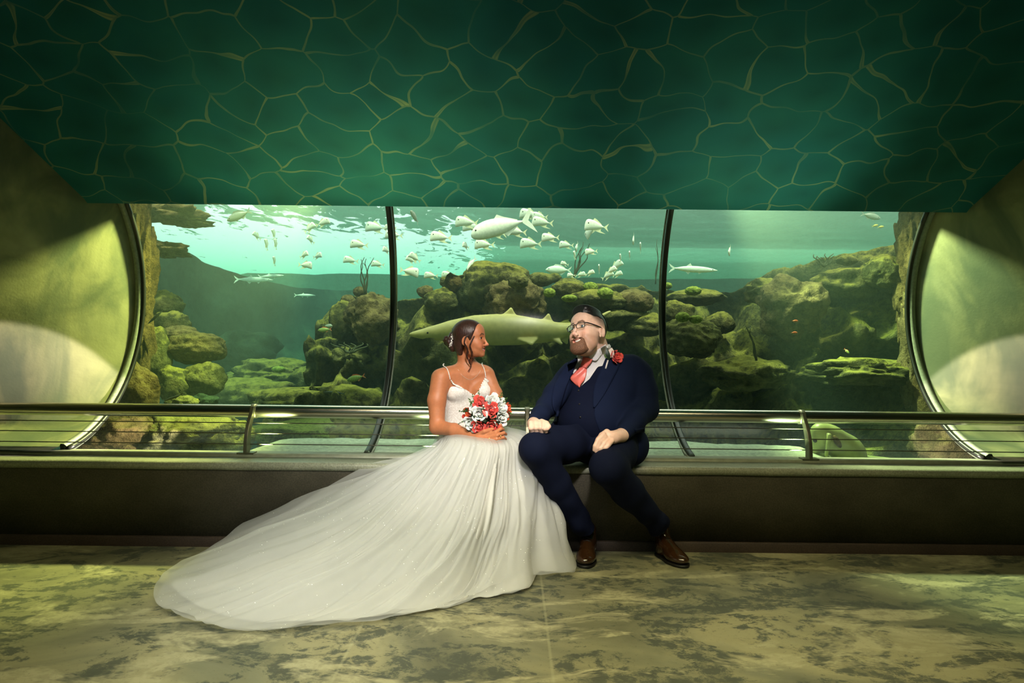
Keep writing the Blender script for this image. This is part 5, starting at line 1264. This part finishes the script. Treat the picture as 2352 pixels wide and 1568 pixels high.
# shoes
def shoe(heel, toe, side, name='shoe'):
    heel, toe = np.array(heel, float), np.array(toe, float); d = toe - heel; L = np.linalg.norm(d); d /= L; n = np.array([-d[1], d[0], 0]); M = Matrix(((n[0], d[0], 0), (n[1], d[1], 0), (0, 0, 1)))
    lo = np.minimum(heel, toe) - .12; hi = np.maximum(heel, toe) + .12; lo[2] = -0.02; hi[2] = 0.20
    v = Vol(lo, hi, 0.004); v.frame(M, heel, 1.0); v.K = .025
    v.ell((0, 0.02, 0.050), (0.042, 0.050, 0.055), 0.02); v.cone((0, 0.02, 0.075), (0, 0.005, 0.14), 0.040, 0.043, 0.02); v.cone((0, 0.05, 0.075), (0, L * .62, 0.042), 0.044, 0.040, 0.03)
    v.ell((0.004 * side, L * .70, 0.036), (0.051, 0.085, 0.030), 0.03); v.ell((0, L - .055, 0.032), (0.040, 0.058, 0.025), 0.02)
    v.cone((-.03, L * .50, 0.077), (.03, L * .50, 0.077), 0.006, 0.006, 0.006); v.frame()
    G = v.grid(); v.cut(0.014 - G[2]); sh_ = v.obj(name, M_SHOE, groom)
    s2 = Vol(lo, hi, 0.004); s2.frame(M, heel, 1.0); s2.ell((0, 0.02, 0.01), (0.043, 0.052, .06), .02); s2.ell((0.004 * side, L * .66, 0.01), (0.054, 0.098, .06), .02); s2.ell((0, L - .055, 0.01), (0.042, 0.064, .05), .02); s2.cone((0, .03, .01), (0, L * .6, .01), .038, .046, .02); s2.frame()
    s2.cut(G[2] - 0.016); s2.cut(0.002 - G[2]); s2.obj('sole', M_SOLE, sh_)
    mb = MB()
    for q in range(4):
        c = heel + d * (L * (.34 + .055 * q)); zt = 0.118 - 0.011 * q
        mb.tube([Vector(c + n * a + [0, 0, zt - abs(a) * .35]) for a in np.linspace(-.022, .022, 6)], 0.0022, 6)
    mb.build('laces', M_SOLE, sh_)
hl0 = Vector((P3(1352, 1225, 3.88)[0], 3.87, 0)); tl0 = Vector((P3(1342, 1275, 3.62)[0], 3.63, 0)); shoe(hl0, tl0, 1)
hl1 = Vector((P3(1520, 1225, 3.84)[0], 3.86, 0)); tl1 = Vector((P3(1566, 1272, 3.72)[0], 3.66, 0)); shoe(hl1, tl1, -1)
MB().lathe([(0.0125, -.003), (0.0140, -.003), (0.0140, .003), (0.0125, .003)], Matrix.Translation(P3(1389, 1016, 3.520)) @ Vector((-0.5, -0.55, -0.65)).to_track_quat('Z', 'Y').to_matrix().to_4x4(), 16).build('ring', M_FRAME, groom)
# ================================================================== bouquet
BQ = at(1115, 950, 3.68); BR = 0.112
bq = thing('bouquet', 'round bouquet of coral red and white roses held in the lap of the woman', 'bouquet', at(1122, 1006, 3.615))
def onball(px, py, r=BR):
    p = at(px, py, 3.60); dx, dz = p.x - BQ.x, p.z - BQ.z; q = r * r - dx * dx - dz * dz
    y = -math.sqrt(max(0.0, q)); v = Vector((dx, y, dz)); return BQ + v, v.normalized()
for k, (px, py, sz, pr, lab) in enumerate((
        (1102, 925, 25, ROSE_RED, 'coral red rose topmost in the bouquet'), (1129, 941, 27, ROSE_RED, 'deep coral rose in the middle of the bouquet'), (1100, 979, 27, ROSE_RED, 'coral rose at the bottom left above the fingers'),
        (1129, 978, 27, ROSE_RED, 'coral rose at the bottom above the knuckles'), (1131, 921, 26, ROSE_WHITE, 'white rose at the back of the bouquet top'), (1102, 950, 27, ROSE_WHITE, 'white rose in the centre left'),
        (1152, 960, 29, ROSE_WHITE, 'large white rose on the right of the bouquet'), (1082, 972, 27, ROSE_WHITE, 'white rose at the lower left'), (1150, 937, 22, ROSE_WHITE, 'small white rose on the upper right'),
        (1070, 962, 19, ROSE_RED, 'red rose at the left rim'), (1075, 947, 17, ROSE_ORANGE, 'orange flower at the left rim'), (1168, 941, 19, ROSE_ORANGE, 'orange flower at the right rim'),
        (1166, 956, 17, ROSE_ORANGE, 'lower orange flower at the right rim'), (1086, 938, 16, ROSE_WHITE, 'small white flower at the left'), (1115, 990, 16, ROSE_RED, 'coral bud under the two bottom roses'), (1152, 924, 19, ROSE_WHITE, 'white flower on the right top'))):
    p, n = onball(px, py); n = (n + Vector((0, -0.55, 0))).normalized()
    place_rose(pr, p - n * 0.012, n, sz * 0.00232 * 1.12, bq, k * 1.3, lab)
c = MB(); V_, F_ = ico(3); c.add([BQ + v * (BR - 0.028) for v in V_], F_); c.build('foliage_core', M_LEAF, bq)
for a, b, w in (((1086, 985), (1073, 1000), .022), ((1128, 955), (1142, 962), .014), ((1118, 962), (1108, 966), .012), ((1140, 965), (1147, 985), .016), ((1076, 940), (1060, 948), .012), ((1090, 960), (1086, 946), .01), ((1070, 975), (1076, 998), .015), ((1112, 938), (1106, 934), .012)):
    pa, _ = onball(*a, BR + .012); pb, n = onball(*b, BR + .004); o = leaf_mesh(pa, pb, w, n).build('leaf', M_LEAF, bq)
rr = random.Random(12)
for a, b in (((1098, 925), (1101, 898)), ((1090, 930), (1086, 908)), ((1086, 930), (1078, 916)), ((1145, 925), (1153, 903)), ((1155, 928), (1164, 916)), ((1078, 945), (1054, 945)), ((1075, 965), (1052, 974)), ((1168, 950), (1176, 952)), ((1117, 922), (1118, 914)), ((1082, 936), (1080, 921))):
    pa, _ = onball(*a); pb = at(*b, 3.63); mb = MB(); mb.tube([pa, pa.lerp(pb, .5) + Vector((0, -.004, .004)), pb], 0.0012, 5)
    for i in range(9):
        t = .25 + .75 * i / 8; c_ = pa.lerp(pb, t); d = Vector((rr.uniform(-1, 1), rr.uniform(-1, .3), rr.uniform(-.2, 1))).normalized()
        l = leaf_mesh(c_, c_ + d * 0.011, 0.0028, Vector((0, -1, 0.2)), 4); mb.add(l.v, l.f)
    mb.build('sprig', M_SPRIG, bq)
h = at(1122, 1008, 3.615)
mb = MB()
for i in range(7):
    a = i * 2 * PI / 7; o_ = Vector((math.cos(a), math.sin(a), 0)) * .008; mb.tube([BQ + o_ + Vector((0, 0, -.04)), h + o_ * .9, h + o_ * 1.6 + Vector((0.004, 0, -.035))], 0.0035, 6)
mb.build('stems', M_SPRIG, bq)
MB().tube([BQ.lerp(h, .55), BQ.lerp(h, .8), h], 0.0135, 14).build('ribbon', M_SATIN, bq)
for (x, y) in ((1119, 953), (1111, 930), (1114, 936)):
    p, n = onball(x, y, BR + .012); V2, F2 = ico(2); MB().add([p + v * .0045 for v in V2], F2).build('pearl', M_PEARL, bq)

# ================================================================== fish
def mat_fish(name, back, belly, rough=0.35, band=None):
    t = NT(name); v = t.coord('Object'); s = t.n('SeparateXYZ'); t.set(s.inputs[0], v)
    f = t.ramp(t.math('MULTIPLY_ADD', s.outputs[2], 1.6, 0.5), [(0.30, belly), (0.72, back)])
    n = t.noise(v, 24, 3); col = t.mix(1.0, f, t.ramp(n, [(0.3, 0.88), (0.7, 1.1)]), 'MULTIPLY')
    if band:
        w = t.n('TexWave', {'Scale': 3.4, 'Distortion': 1.5}); t.set(w.inputs['Vector'], v); col = t.mix(t.ramp(w.outputs[0], [(0.55, 0.0), (0.7, 0.6)]), col, band)
    return t.done(t.bsdf(Base_Color=col, Roughness=rough, Specular_IOR_Level=0.5))
M_SILV = mat_fish('silver_fish', (0.80, 0.82, 0.76), (0.90, 0.92, 0.88)); M_YFIN = plain('yellowish_fin', (0.80, 0.79, 0.56), 0.5)
M_GREY = mat_fish('grey_fish', (0.22, 0.26, 0.22), (0.45, 0.50, 0.42)); M_DARKF = mat_fish('dark_fish', (0.03, 0.035, 0.03), (0.10, 0.11, 0.08)); M_GREENF = mat_fish('green_fish', (0.20, 0.28, 0.06), (0.42, 0.48, 0.14), 0.4, (0.10, 0.14, 0.04))
M_YELF = mat_fish('yellow_fish', (0.55, 0.50, 0.10), (0.75, 0.70, 0.25)); M_REDF = mat_fish('red_fish', (0.55, 0.12, 0.05), (0.7, 0.3, 0.15)); M_PUPIL = plain('fish_eye', (0.015, 0.015, 0.012), 0.1)
# outlines: stations from the snout (x = -.5) to the tail root, with top and bottom heights and half thickness, for a fish of length 1
KINDS = {
 'lookdown': dict(st=[(-.50, -.02, -.16, .015), (-.485, .10, -.20, .04), (-.45, .20, -.215, .06), (-.38, .265, -.20, .075), (-.26, .27, -.175, .08), (-.10, .235, -.145, .075), (.06, .165, -.105, .06), (.20, .085, -.06, .04), (.29, .03, -.028, .018), (.33, .025, -.022, .010)],
    tail=(.20, .17, .12), fins=[[(-.16, .25), (-.10, .34), (.02, .27), (.22, .10), (.18, .08), (-.10, .21)], [(-.12, -.14), (-.02, -.19), (.16, -.24), (.40, -.27), (.18, -.17), (.22, -.055), (.0, -.12)]], eye=(-.36, .10, .026)),
 'oval': dict(st=[(-.50, .01, -.01, .01), (-.46, .055, -.05, .04), (-.36, .12, -.11, .07), (-.18, .165, -.15, .085), (.02, .155, -.14, .075), (.18, .095, -.09, .05), (.30, .04, -.04, .022), (.34, .035, -.035, .012)],
    tail=(.18, .15, .07), fins=[[(-.22, .15), (-.12, .23), (.08, .20), (.24, .10), (.24, .06), (0, .14)], [(.02, -.13), (.10, -.20), (.24, -.10), (.24, -.06)], [(-.26, -.09), (-.16, -.20), (-.12, -.12)]], eye=(-.38, .035, .02)),
 'jack': dict(st=[(-.50, -.02, -.05, .01), (-.47, .04, -.09, .04), (-.38, .11, -.125, .075), (-.22, .15, -.135, .09), (-.02, .14, -.12, .08), (.14, .09, -.075, .055), (.26, .035, -.03, .025), (.33, .016, -.014, .010)],
    tail=(.20, .22, .10), fins=[[(-.10, .14), (-.04, .20), (.06, .14), (.26, .05), (.24, .03), (0, .12)], [(.0, -.11), (.06, -.17), (.24, -.05), (.24, -.03)], [(-.24, -.05), (-.08, -.14), (-.20, -.11)]], eye=(-.41, .025, .014)),
 'slender': dict(st=[(-.50, .0, -.012, .008), (-.40, .028, -.035, .02), (-.22, .058, -.06, .036), (.0, .066, -.066, .04), (.20, .05, -.05, .03), (.33, .022, -.022, .014), (.38, .018, -.018, .008)],
    tail=(.13, .10, .05), fins=[[(.02, .06), (.06, .12), (.14, .06)], [(.05, -.06), (.10, -.11), (.16, -.05)], [(-.20, -.05), (-.12, -.10), (-.10, -.055)]], eye=(-.40, .006, .010)),
}
_fm = {}
def fish_mesh(kind, mat, fin):
    key = (kind, mat.name)
    if key in _fm: return _fm[key]
    K = KINDS[kind]; S = catmull([Vector((x, t, b)) for x, t, b, w in K['st']], 22); Wd = catmull([Vector((x, w, 0)) for x, t, b, w in K['st']], 22); mb = MB(); P = []
    for s, w in zip(S, Wd):
        c = (s.y + s.z) / 2; h = (s.y - s.z) / 2; P.append([Vector((s.x, w.y * math.sin(a) * (abs(math.sin(a)) ** .15), c + h * math.cos(a))) for a in [2 * PI * k / 12 for k in range(12)]])
    mb.grid(P, True); mb.f.append(list(range(12))[::-1]); n0 = len(mb.v); mb.f.append([n0 - 12 + k for k in range(12)]); nb = len(mb.f)
    def fin_poly(pts, th=0.008):
        n = len(pts); v = [Vector((x, -th * .3, z)) for x, z in pts] + [Vector((x, th * .3, z)) for x, z in pts]
        mb.add(v, [list(range(n)), list(range(n, 2 * n))[::-1]] + [[i, n + i, n + (i + 1) % n, (i + 1) % n] for i in range(n)])
    L, h, nt = K['tail']; xr = K['st'][-1][0] - .01
    fin_poly([(xr, .014), (xr + L * .5, h * .55), (xr + L, h), (xr + L * .72, h * .32), (xr + nt, 0), (xr + L * .72, -h * .32), (xr + L, -h), (xr + L * .5, -h * .55), (xr, -.014)])
    for f in K['fins']: fin_poly(f)
    me = bpy.data.meshes.new('fish'); me.from_pydata([tuple(v) for v in mb.v], [], mb.f); me.update(); me.materials.append(mat); me.materials.append(fin)
    for i, p in enumerate(me.polygons): p.use_smooth = i < nb; p.material_index = 0 if i < nb else 1
    ex, ez, er = K['eye']; w = np.interp(ex, [s[0] for s in K['st']], [s[3] for s in K['st']]) * 0.97; eb = MB(); V2, F2 = ico(2)
    for sg in (-1, 1): eb.add([Vector((ex, sg * w, ez)) + Vector((v.x, v.y * .45, v.z)) * er for v in V2], F2)
    em = bpy.data.meshes.new('eyes'); em.from_pydata([tuple(v) for v in eb.v], [], eb.f); em.update(); em.materials.append(M_PUPIL)
    _fm[key] = (me, em); return _fm[key]
def fish(kind, px, py, lpx, Y, label, mat=None, fin=None, yaw=0, tilt=0, group=None, name='fish', bend=0):
    """yaw 0 = seen from the side, snout to the picture left; 180 = snout to the right; tilt raises the snout (degrees)"""
    me, em = fish_mesh(kind, mat or M_SILV, fin or M_YFIN); o = bpy.data.objects.new(name, me); link(o); L = lpx * Y / FPX
    o.location = at(px, py, Y); o.rotation_euler = Euler((0, math.radians(tilt), math.radians(yaw)), 'XYZ'); o.scale = (L, L, L); tag(o, label, 'fish', group)
    e = bpy.data.objects.new('eyes', em); link(e); e.parent = o; return o
SCH = 'silver fish schooling above the reef'
# the school: px, py, length, yaw, tilt, label
for i, (px, py, l, yaw, tilt, lab) in enumerate((
    (1072, 511, 49, 0, 2, 'deep bodied silver fish upper left of the large silver jack'), (1087, 521, 46, 0, 0, 'silver fish half hidden by the snout of the large jack'), (1013, 545, 46, 5, 3, 'lone silver fish above the reef, nearest the first window joint on its right'),
    (1113, 562, 43, -5, 0, 'silver fish below the large jack, second in the row from the left'), (1219, 560, 46, 0, 0, 'silver fish in the row below, straight under the tail of the jack'), (1264, 546, 38, 0, -2, 'silver fish between the jack tail and the tall coral sea whip'),
    (1246, 511, 46, 0, 4, 'silver fish right of the tail of the large jack'), (1218, 493, 46, 0, 4, 'silver fish topmost, crossed by the tail of the large jack'), (1185, 532, 46, 0, 4, 'silver fish swimming under the rear of the large jack'),
    (1142, 537, 40, 0, 5, 'silver fish right under the belly of the large jack'), (1240, 497, 34, 0, 5, 'silver fish peeping out behind the jack tail at the top'), (1370, 520, 52, 8, 4, 'bright silver fish high on the right, with a second one under it'),
    (1358, 529, 40, -50, -40, 'silver fish turning down in front of the bright one on the right'), (1301, 563, 32, 8, 0, 'silver fish just left of the leaning sea whips'), (1358, 578, 28, 10, -8, 'small silver fish right of the leaning sea whips'),
    (1455, 548, 27, 75, -60, 'slim silver fish seen on edge, upper one near the second joint'), (1471, 569, 25, 75, 60, 'slim silver fish seen on edge, nearest the second joint'), (1446, 586, 20, 75, 55, 'slim silver fish seen on edge, third from the second joint'),
    (1425, 594, 22, 70, 65, 'slim silver fish seen on edge above the lower right cluster'), (1325, 566, 26, 70, -50, 'silver fish diving behind the leaning sea whips'), (1320, 586, 20, 60, 60, 'pale fish at the foot of the leaning sea whips'), (1297, 606, 19, 20, 10, 'small pale fish on the ridge left of the leaning sea whips'),
    (1333, 631, 22, 170, 10, 'pale fish low behind the ridge right of the sea whips'), (1355, 627, 20, 165, 20, 'second pale fish low behind the ridge right of the sea whips'), (1376, 618, 22, 75, 60, 'thin pale fish rising left of the lower right cluster'),
    (1415, 611, 32, 160, 35, 'topmost pale fish of the lower right cluster'), (1404, 621, 24, 165, 30, 'middle pale fish of the lower right cluster'), (1395, 633, 28, 165, 30, 'lowest pale fish of the lower right cluster'), (1418, 630, 22, 170, 20, 'rearmost pale fish of the lower right cluster'),
    (1312, 632, 18, 10, 0, 'tiny pale fish touching the reef ridge'), (1070, 565, 26, 60, 10, 'bluish pale fish turning away left of the middle row'), (905, 540, 38, 0, 3, 'silver fish emerging right behind the first window joint'), (897, 523, 26, 0, 4, 'silver fish cut off by the first window joint at the top'),
    (953, 592, 30, 30, 30, 'pale fish right of the first joint over the bright ripples'), (944, 597, 26, 40, 20, 'second pale fish right of the first joint over the ripples'), (940, 624, 42, 175, -12, 'pale fish low over the ridge right of the first joint'), (990, 633, 30, 0, 2, 'faint pale fish beside the ridge left of the domed boulder'),
    (1030, 631, 30, 0, 0, 'faint pale fish next to the domed boulder'), (741, 512, 32, 175, 20, 'silver fish high in the left pane, right one of a pair'), (711, 524, 30, 165, 35, 'silver fish high in the left pane, left one of a pair'), (864, 523, 46, 5, 3, 'large silver fish just left of the first window joint'),
    (825, 562, 38, 5, 3, 'silver fish below the large one left of the first joint'), (629, 538, 24, 75, 60, 'thin fish upright before the bright water, right of two'), (590, 542, 24, 60, 30, 'pale fish before the bright water at the left'), (612, 562, 26, 78, 70, 'thin upright fish low in the bright water'),
    (633, 561, 24, 78, 75, 'thin upright fish right of the other low one'), (714, 551, 24, 60, 30, 'pale fish in the middle of the bright water'), (698, 586, 26, 150, 20, 'pale fish at the lower edge of the bright water'), (729, 588, 26, 150, 10, 'pale fish beside it at the lower edge of the bright water'),
    (630, 600, 22, 80, 70, 'tiny upright fish at the lower edge of the bright water'), (701, 609, 32, 170, -5, 'pale fish under the bright water'), (806, 598, 32, 10, 5, 'pale fish left of the bunched sea whips'), (868, 607, 28, 10, 5, 'pale fish right of the bunched sea whips'), (888, 575, 26, 60, 10, 'pale fish behind the first joint'))):
    fish('lookdown', px, py, l * 1.08, 6.8 + 0.5 * math.sin(i * 2.1) + (0.6 if px < 900 else 0), lab, yaw=yaw, tilt=tilt, group=SCH)
fish('jack', 1153, 520, 148, 6.2, 'large silver jack with a forked tail swimming among the smaller fish', M_SILV, M_SILV, 0, -14)
fish('oval', 549, 495, 58, 6.6, 'big grey fish nosing down at the top left of the window', M_GREY, M_GREY, 15, -28)
fish('oval', 952, 498, 44, 6.4, 'grey fish turning away at the top right of the first joint', M_GREY, M_GREY, 70, 30)
fish('oval', 1083, 606, 44, 6.6, 'pale grey surgeon shaped fish above the domed boulder', M_SILV, M_SILV, 50, -50)
fish('slender', 582, 642, 90, 9.0, 'long hazy fish deep in the dark water on the left', M_SILV, M_SILV, 180, 0)
fish('slender', 622, 634, 60, 9.4, 'shorter hazy fish right above the long one in the dark water', M_SILV, M_SILV, 180, 4)
fish('slender', 700, 678, 50, 9.6, 'faint hazy fish deepest in the dark water', M_SILV, M_SILV, 180, 0)
fish('slender', 1592, 618, 112, 7.4, 'long slim fish gliding over the right part of the reef', M_SILV, M_SILV, 180, -2)
fish('oval', 1283, 620, 60, 7.6, 'hazy long pale fish behind the middle ridge', M_SILV, M_SILV, 0, 0)
fish('lookdown', 1676, 574, 28, 6.6, 'lone white fish diving in the right pane', yaw=60, tilt=-55)
fish('oval', 2000, 496, 44, 6.8, 'dim grey fish at the top right of the window', M_GREY, M_GREY, 175, -15)
fish('oval', 2010, 518, 15, 6.2, 'tiny yellow fish at the upper right, left one of two', M_YELF, M_YELF, 180, 15)
fish('oval', 2023, 521, 15, 6.2, 'tiny yellow fish at the upper right, right one of two', M_YELF, M_YELF, 180, 10)
fish('oval', 1826, 737, 16, 5.3, 'small red fish on the dark right bank, upper one', M_REDF, M_REDF, 180, 0)
fish('oval', 1824, 764, 16, 5.2, 'small red fish on the dark right bank, lower one', M_REDF, M_REDF, 180, 0)
fish('oval', 1945, 806, 17, 5.2, 'small brown fish low on the right bank', M_GREENF, M_REDF, 120, -40)
fish('slender', 358, 727, 50, 5.6, 'black fish diving before the mossy boulders on the left', M_DARKF, M_DARKF, 0, -42)
fish('slender', 398, 913, 48, 5.2, 'slim dark fish just above the left handrail', M_DARKF, M_DARKF, 0, -20)
fish('slender', 768, 902, 52, 6.0, 'dark hump backed fish above the rail in the left pane', M_DARKF, M_GREENF, 0, 4)
fish('oval', 818, 868, 44, 6.1, 'yellow green fish left of the first window joint', M_GREENF, M_YELF, 0, -16)
fish('oval', 746, 757, 32, 6.7, 'small yellow green fish at the left end of the reef bank', M_GREENF, M_YELF, 0, -6)
fish('oval', 758, 748, 24, 6.8, 'small bluish fish just above it at the end of the bank', M_GREY, M_GREY, 0, -4)
# ---- shark, one continuous body with its fins
def shark():
    k = 6.0 / FPX; Y0 = 6.0; o = thing('shark', 'pale olive shark cruising before the reef behind the couple', 'shark', at(1170, 760, Y0))
    v = Vol((at(930, 0, Y0).x, Y0 - .32, at(1200, 815, Y0).z), (at(1425, 0, Y0).x, Y0 + .32, at(1200, 695, Y0).z), 0.0085); v.K = .03
    S = [(958, 768, 3, 4), (975, 767, 8, 9), (1000, 764, 15, 16), (1040, 760, 25, 24), (1090, 757, 33, 30), (1140, 757, 36, 32), (1190, 758, 34, 30), (1240, 760, 27, 24), (1280, 761, 19, 17), (1310, 757, 12, 11), (1335, 748, 8, 8)]
    for (x0, y0, h0, w0), (x1, y1, h1, w1) in zip(S, S[1:]):
        for t in np.linspace(0, 1, 5)[:-1]:
            x, y, h, w_ = x0 + (x1 - x0) * t, y0 + (y1 - y0) * t, h0 + (h1 - h0) * t, w0 + (w1 - w0) * t
            v.ell(P3(x, y, Y0), (max(.05, 18 * k), w_ * k * .95, h * k), 0.03)
    def finp(pts, th):
        for (a, ra), (b, rb) in zip(pts, pts[1:]): v.cone(P3(*a), P3(*b), ra, rb, 0.02)
    def blade(rootA, rootB, tipp, th=0.012):
        for t in np.linspace(0, 1, 9): v.cone(np.array(at(*rootA)) * (1 - t) + np.array(at(*rootB)) * t, np.array(at(*tipp)) * (0.85 + .15 * (1 - t)) + (np.array(at(*rootA)) * (1 - t) + np.array(at(*rootB)) * t) * (0.15 - .15 * (1 - t)), th, th * .5, 0.012)
    blade((1142, 735, Y0), (1192, 738, Y0), (1174, 708, Y0)); blade((1240, 742, Y0), (1272, 748, Y0), (1260, 722, Y0)); blade((1190, 778, Y0 - .08), (1232, 778, Y0 - .08), (1222, 790, Y0 - .26), 0.013); blade((1278, 772, Y0), (1304, 768, Y0), (1302, 788, Y0), .010)
    blade((1060, 778, Y0 - .06), (1110, 782, Y0 - .1), (1112, 792, Y0 - .32), 0.014); blade((1262, 775, Y0 - .03), (1282, 774, Y0 - .03), (1290, 790, Y0 - .08), .010)
    blade((1325, 755, Y0), (1348, 745, Y0), (1402, 715, Y0), 0.013); blade((1325, 755, Y0), (1340, 752, Y0), (1352, 775, Y0), 0.010)
    v.ell(P3(990, 777, Y0), (0.06, .045, 0.010), 0.006, op='sub')
    m = mat_fish('shark_skin', (0.55, 0.46, 0.18), (0.68, 0.68, 0.44), 0.5); b = v.obj('body', m, o)
    V2, F2 = ico(2)
    for dy in (-.065, .065): MB().add([Vector(at(982, 764, Y0 + dy)) + q * .009 for q in V2], F2).build('eye', M_PUPIL, o)
    for i in range(5):
        x = 1040 + i * 6; MB().tube([Vector(at(x, 752 + 3 * abs(i - 2) * .3, Y0)) + Vector((0, -.098 - .001 * i, 0)), Vector(at(x + 3, 768, Y0)) + Vector((0, -.099, 0))], .0018, 5).build('gill_slit', M_DARKF, o)
shark()
# ---- the pale ray nosing up against the acrylic, low on the right
def ray():
    Y0 = 4.72; o = thing('ray', 'pale green ray pressed against the window behind the right rail post', 'ray', at(1920, 1020, Y0))
    v = Vol((at(1835, 0, Y0).x, Y0 - .16, at(1900, 1085, Y0).z), (at(2085, 0, Y0).x, Y0 + .26, at(1900, 960, Y0).z), 0.006); v.K = .05
    k = Y0 / FPX
    v.ell(P3(1908, 1010, Y0), (46 * k, .085, 34 * k), .05, Matrix.Rotation(0.5, 3, 'Y')); v.ell(P3(1945, 1034, Y0 + .02), (40 * k, .09, 36 * k), .05, Matrix.Rotation(.75, 3, 'Y'))
    v.cone(P3(1882, 990, Y0 - .02), P3(1868, 1052, Y0), .05, .02, .05); v.cone(P3(1960, 1050, Y0), P3(1925, 1078, Y0), .08, .06, .05)
    for t in np.linspace(0, 1, 8): v.cone(P3(1965, 1050 + 14 * t, Y0 + .02), P3(2050 - 24 * t, 1056 + 8 * t, Y0 + .02), .020, .010, .02)
    v.cone(P3(1905, 1000, Y0 - .10), P3(1898, 1045, Y0 - .12), .016, .012, .02); v.ell(P3(1922, 1016, Y0 - .10), (.018, .03, .048), .02, Matrix.Rotation(-.55, 3, 'Y'), op='sub')
    m = mat_fish('ray_skin', (0.40, 0.44, 0.16), (0.56, 0.66, 0.40), 0.4); v.obj('body', m, o)
    V2, F2 = ico(2); E = Matrix.Rotation(-.55, 3, 'Y')
    MB().add([Vector(P3(1923, 1014, Y0 - .088)) + E @ Vector((q.x * .020, q.y * .020, q.z * .050)) for q in V2], F2).build('spiracle', M_ROCKB, o)
    MB().add([Vector(P3(1872, 1012, Y0 - .075)) + q * .014 for q in V2], F2).build('eye', M_PUPIL, o)
ray()
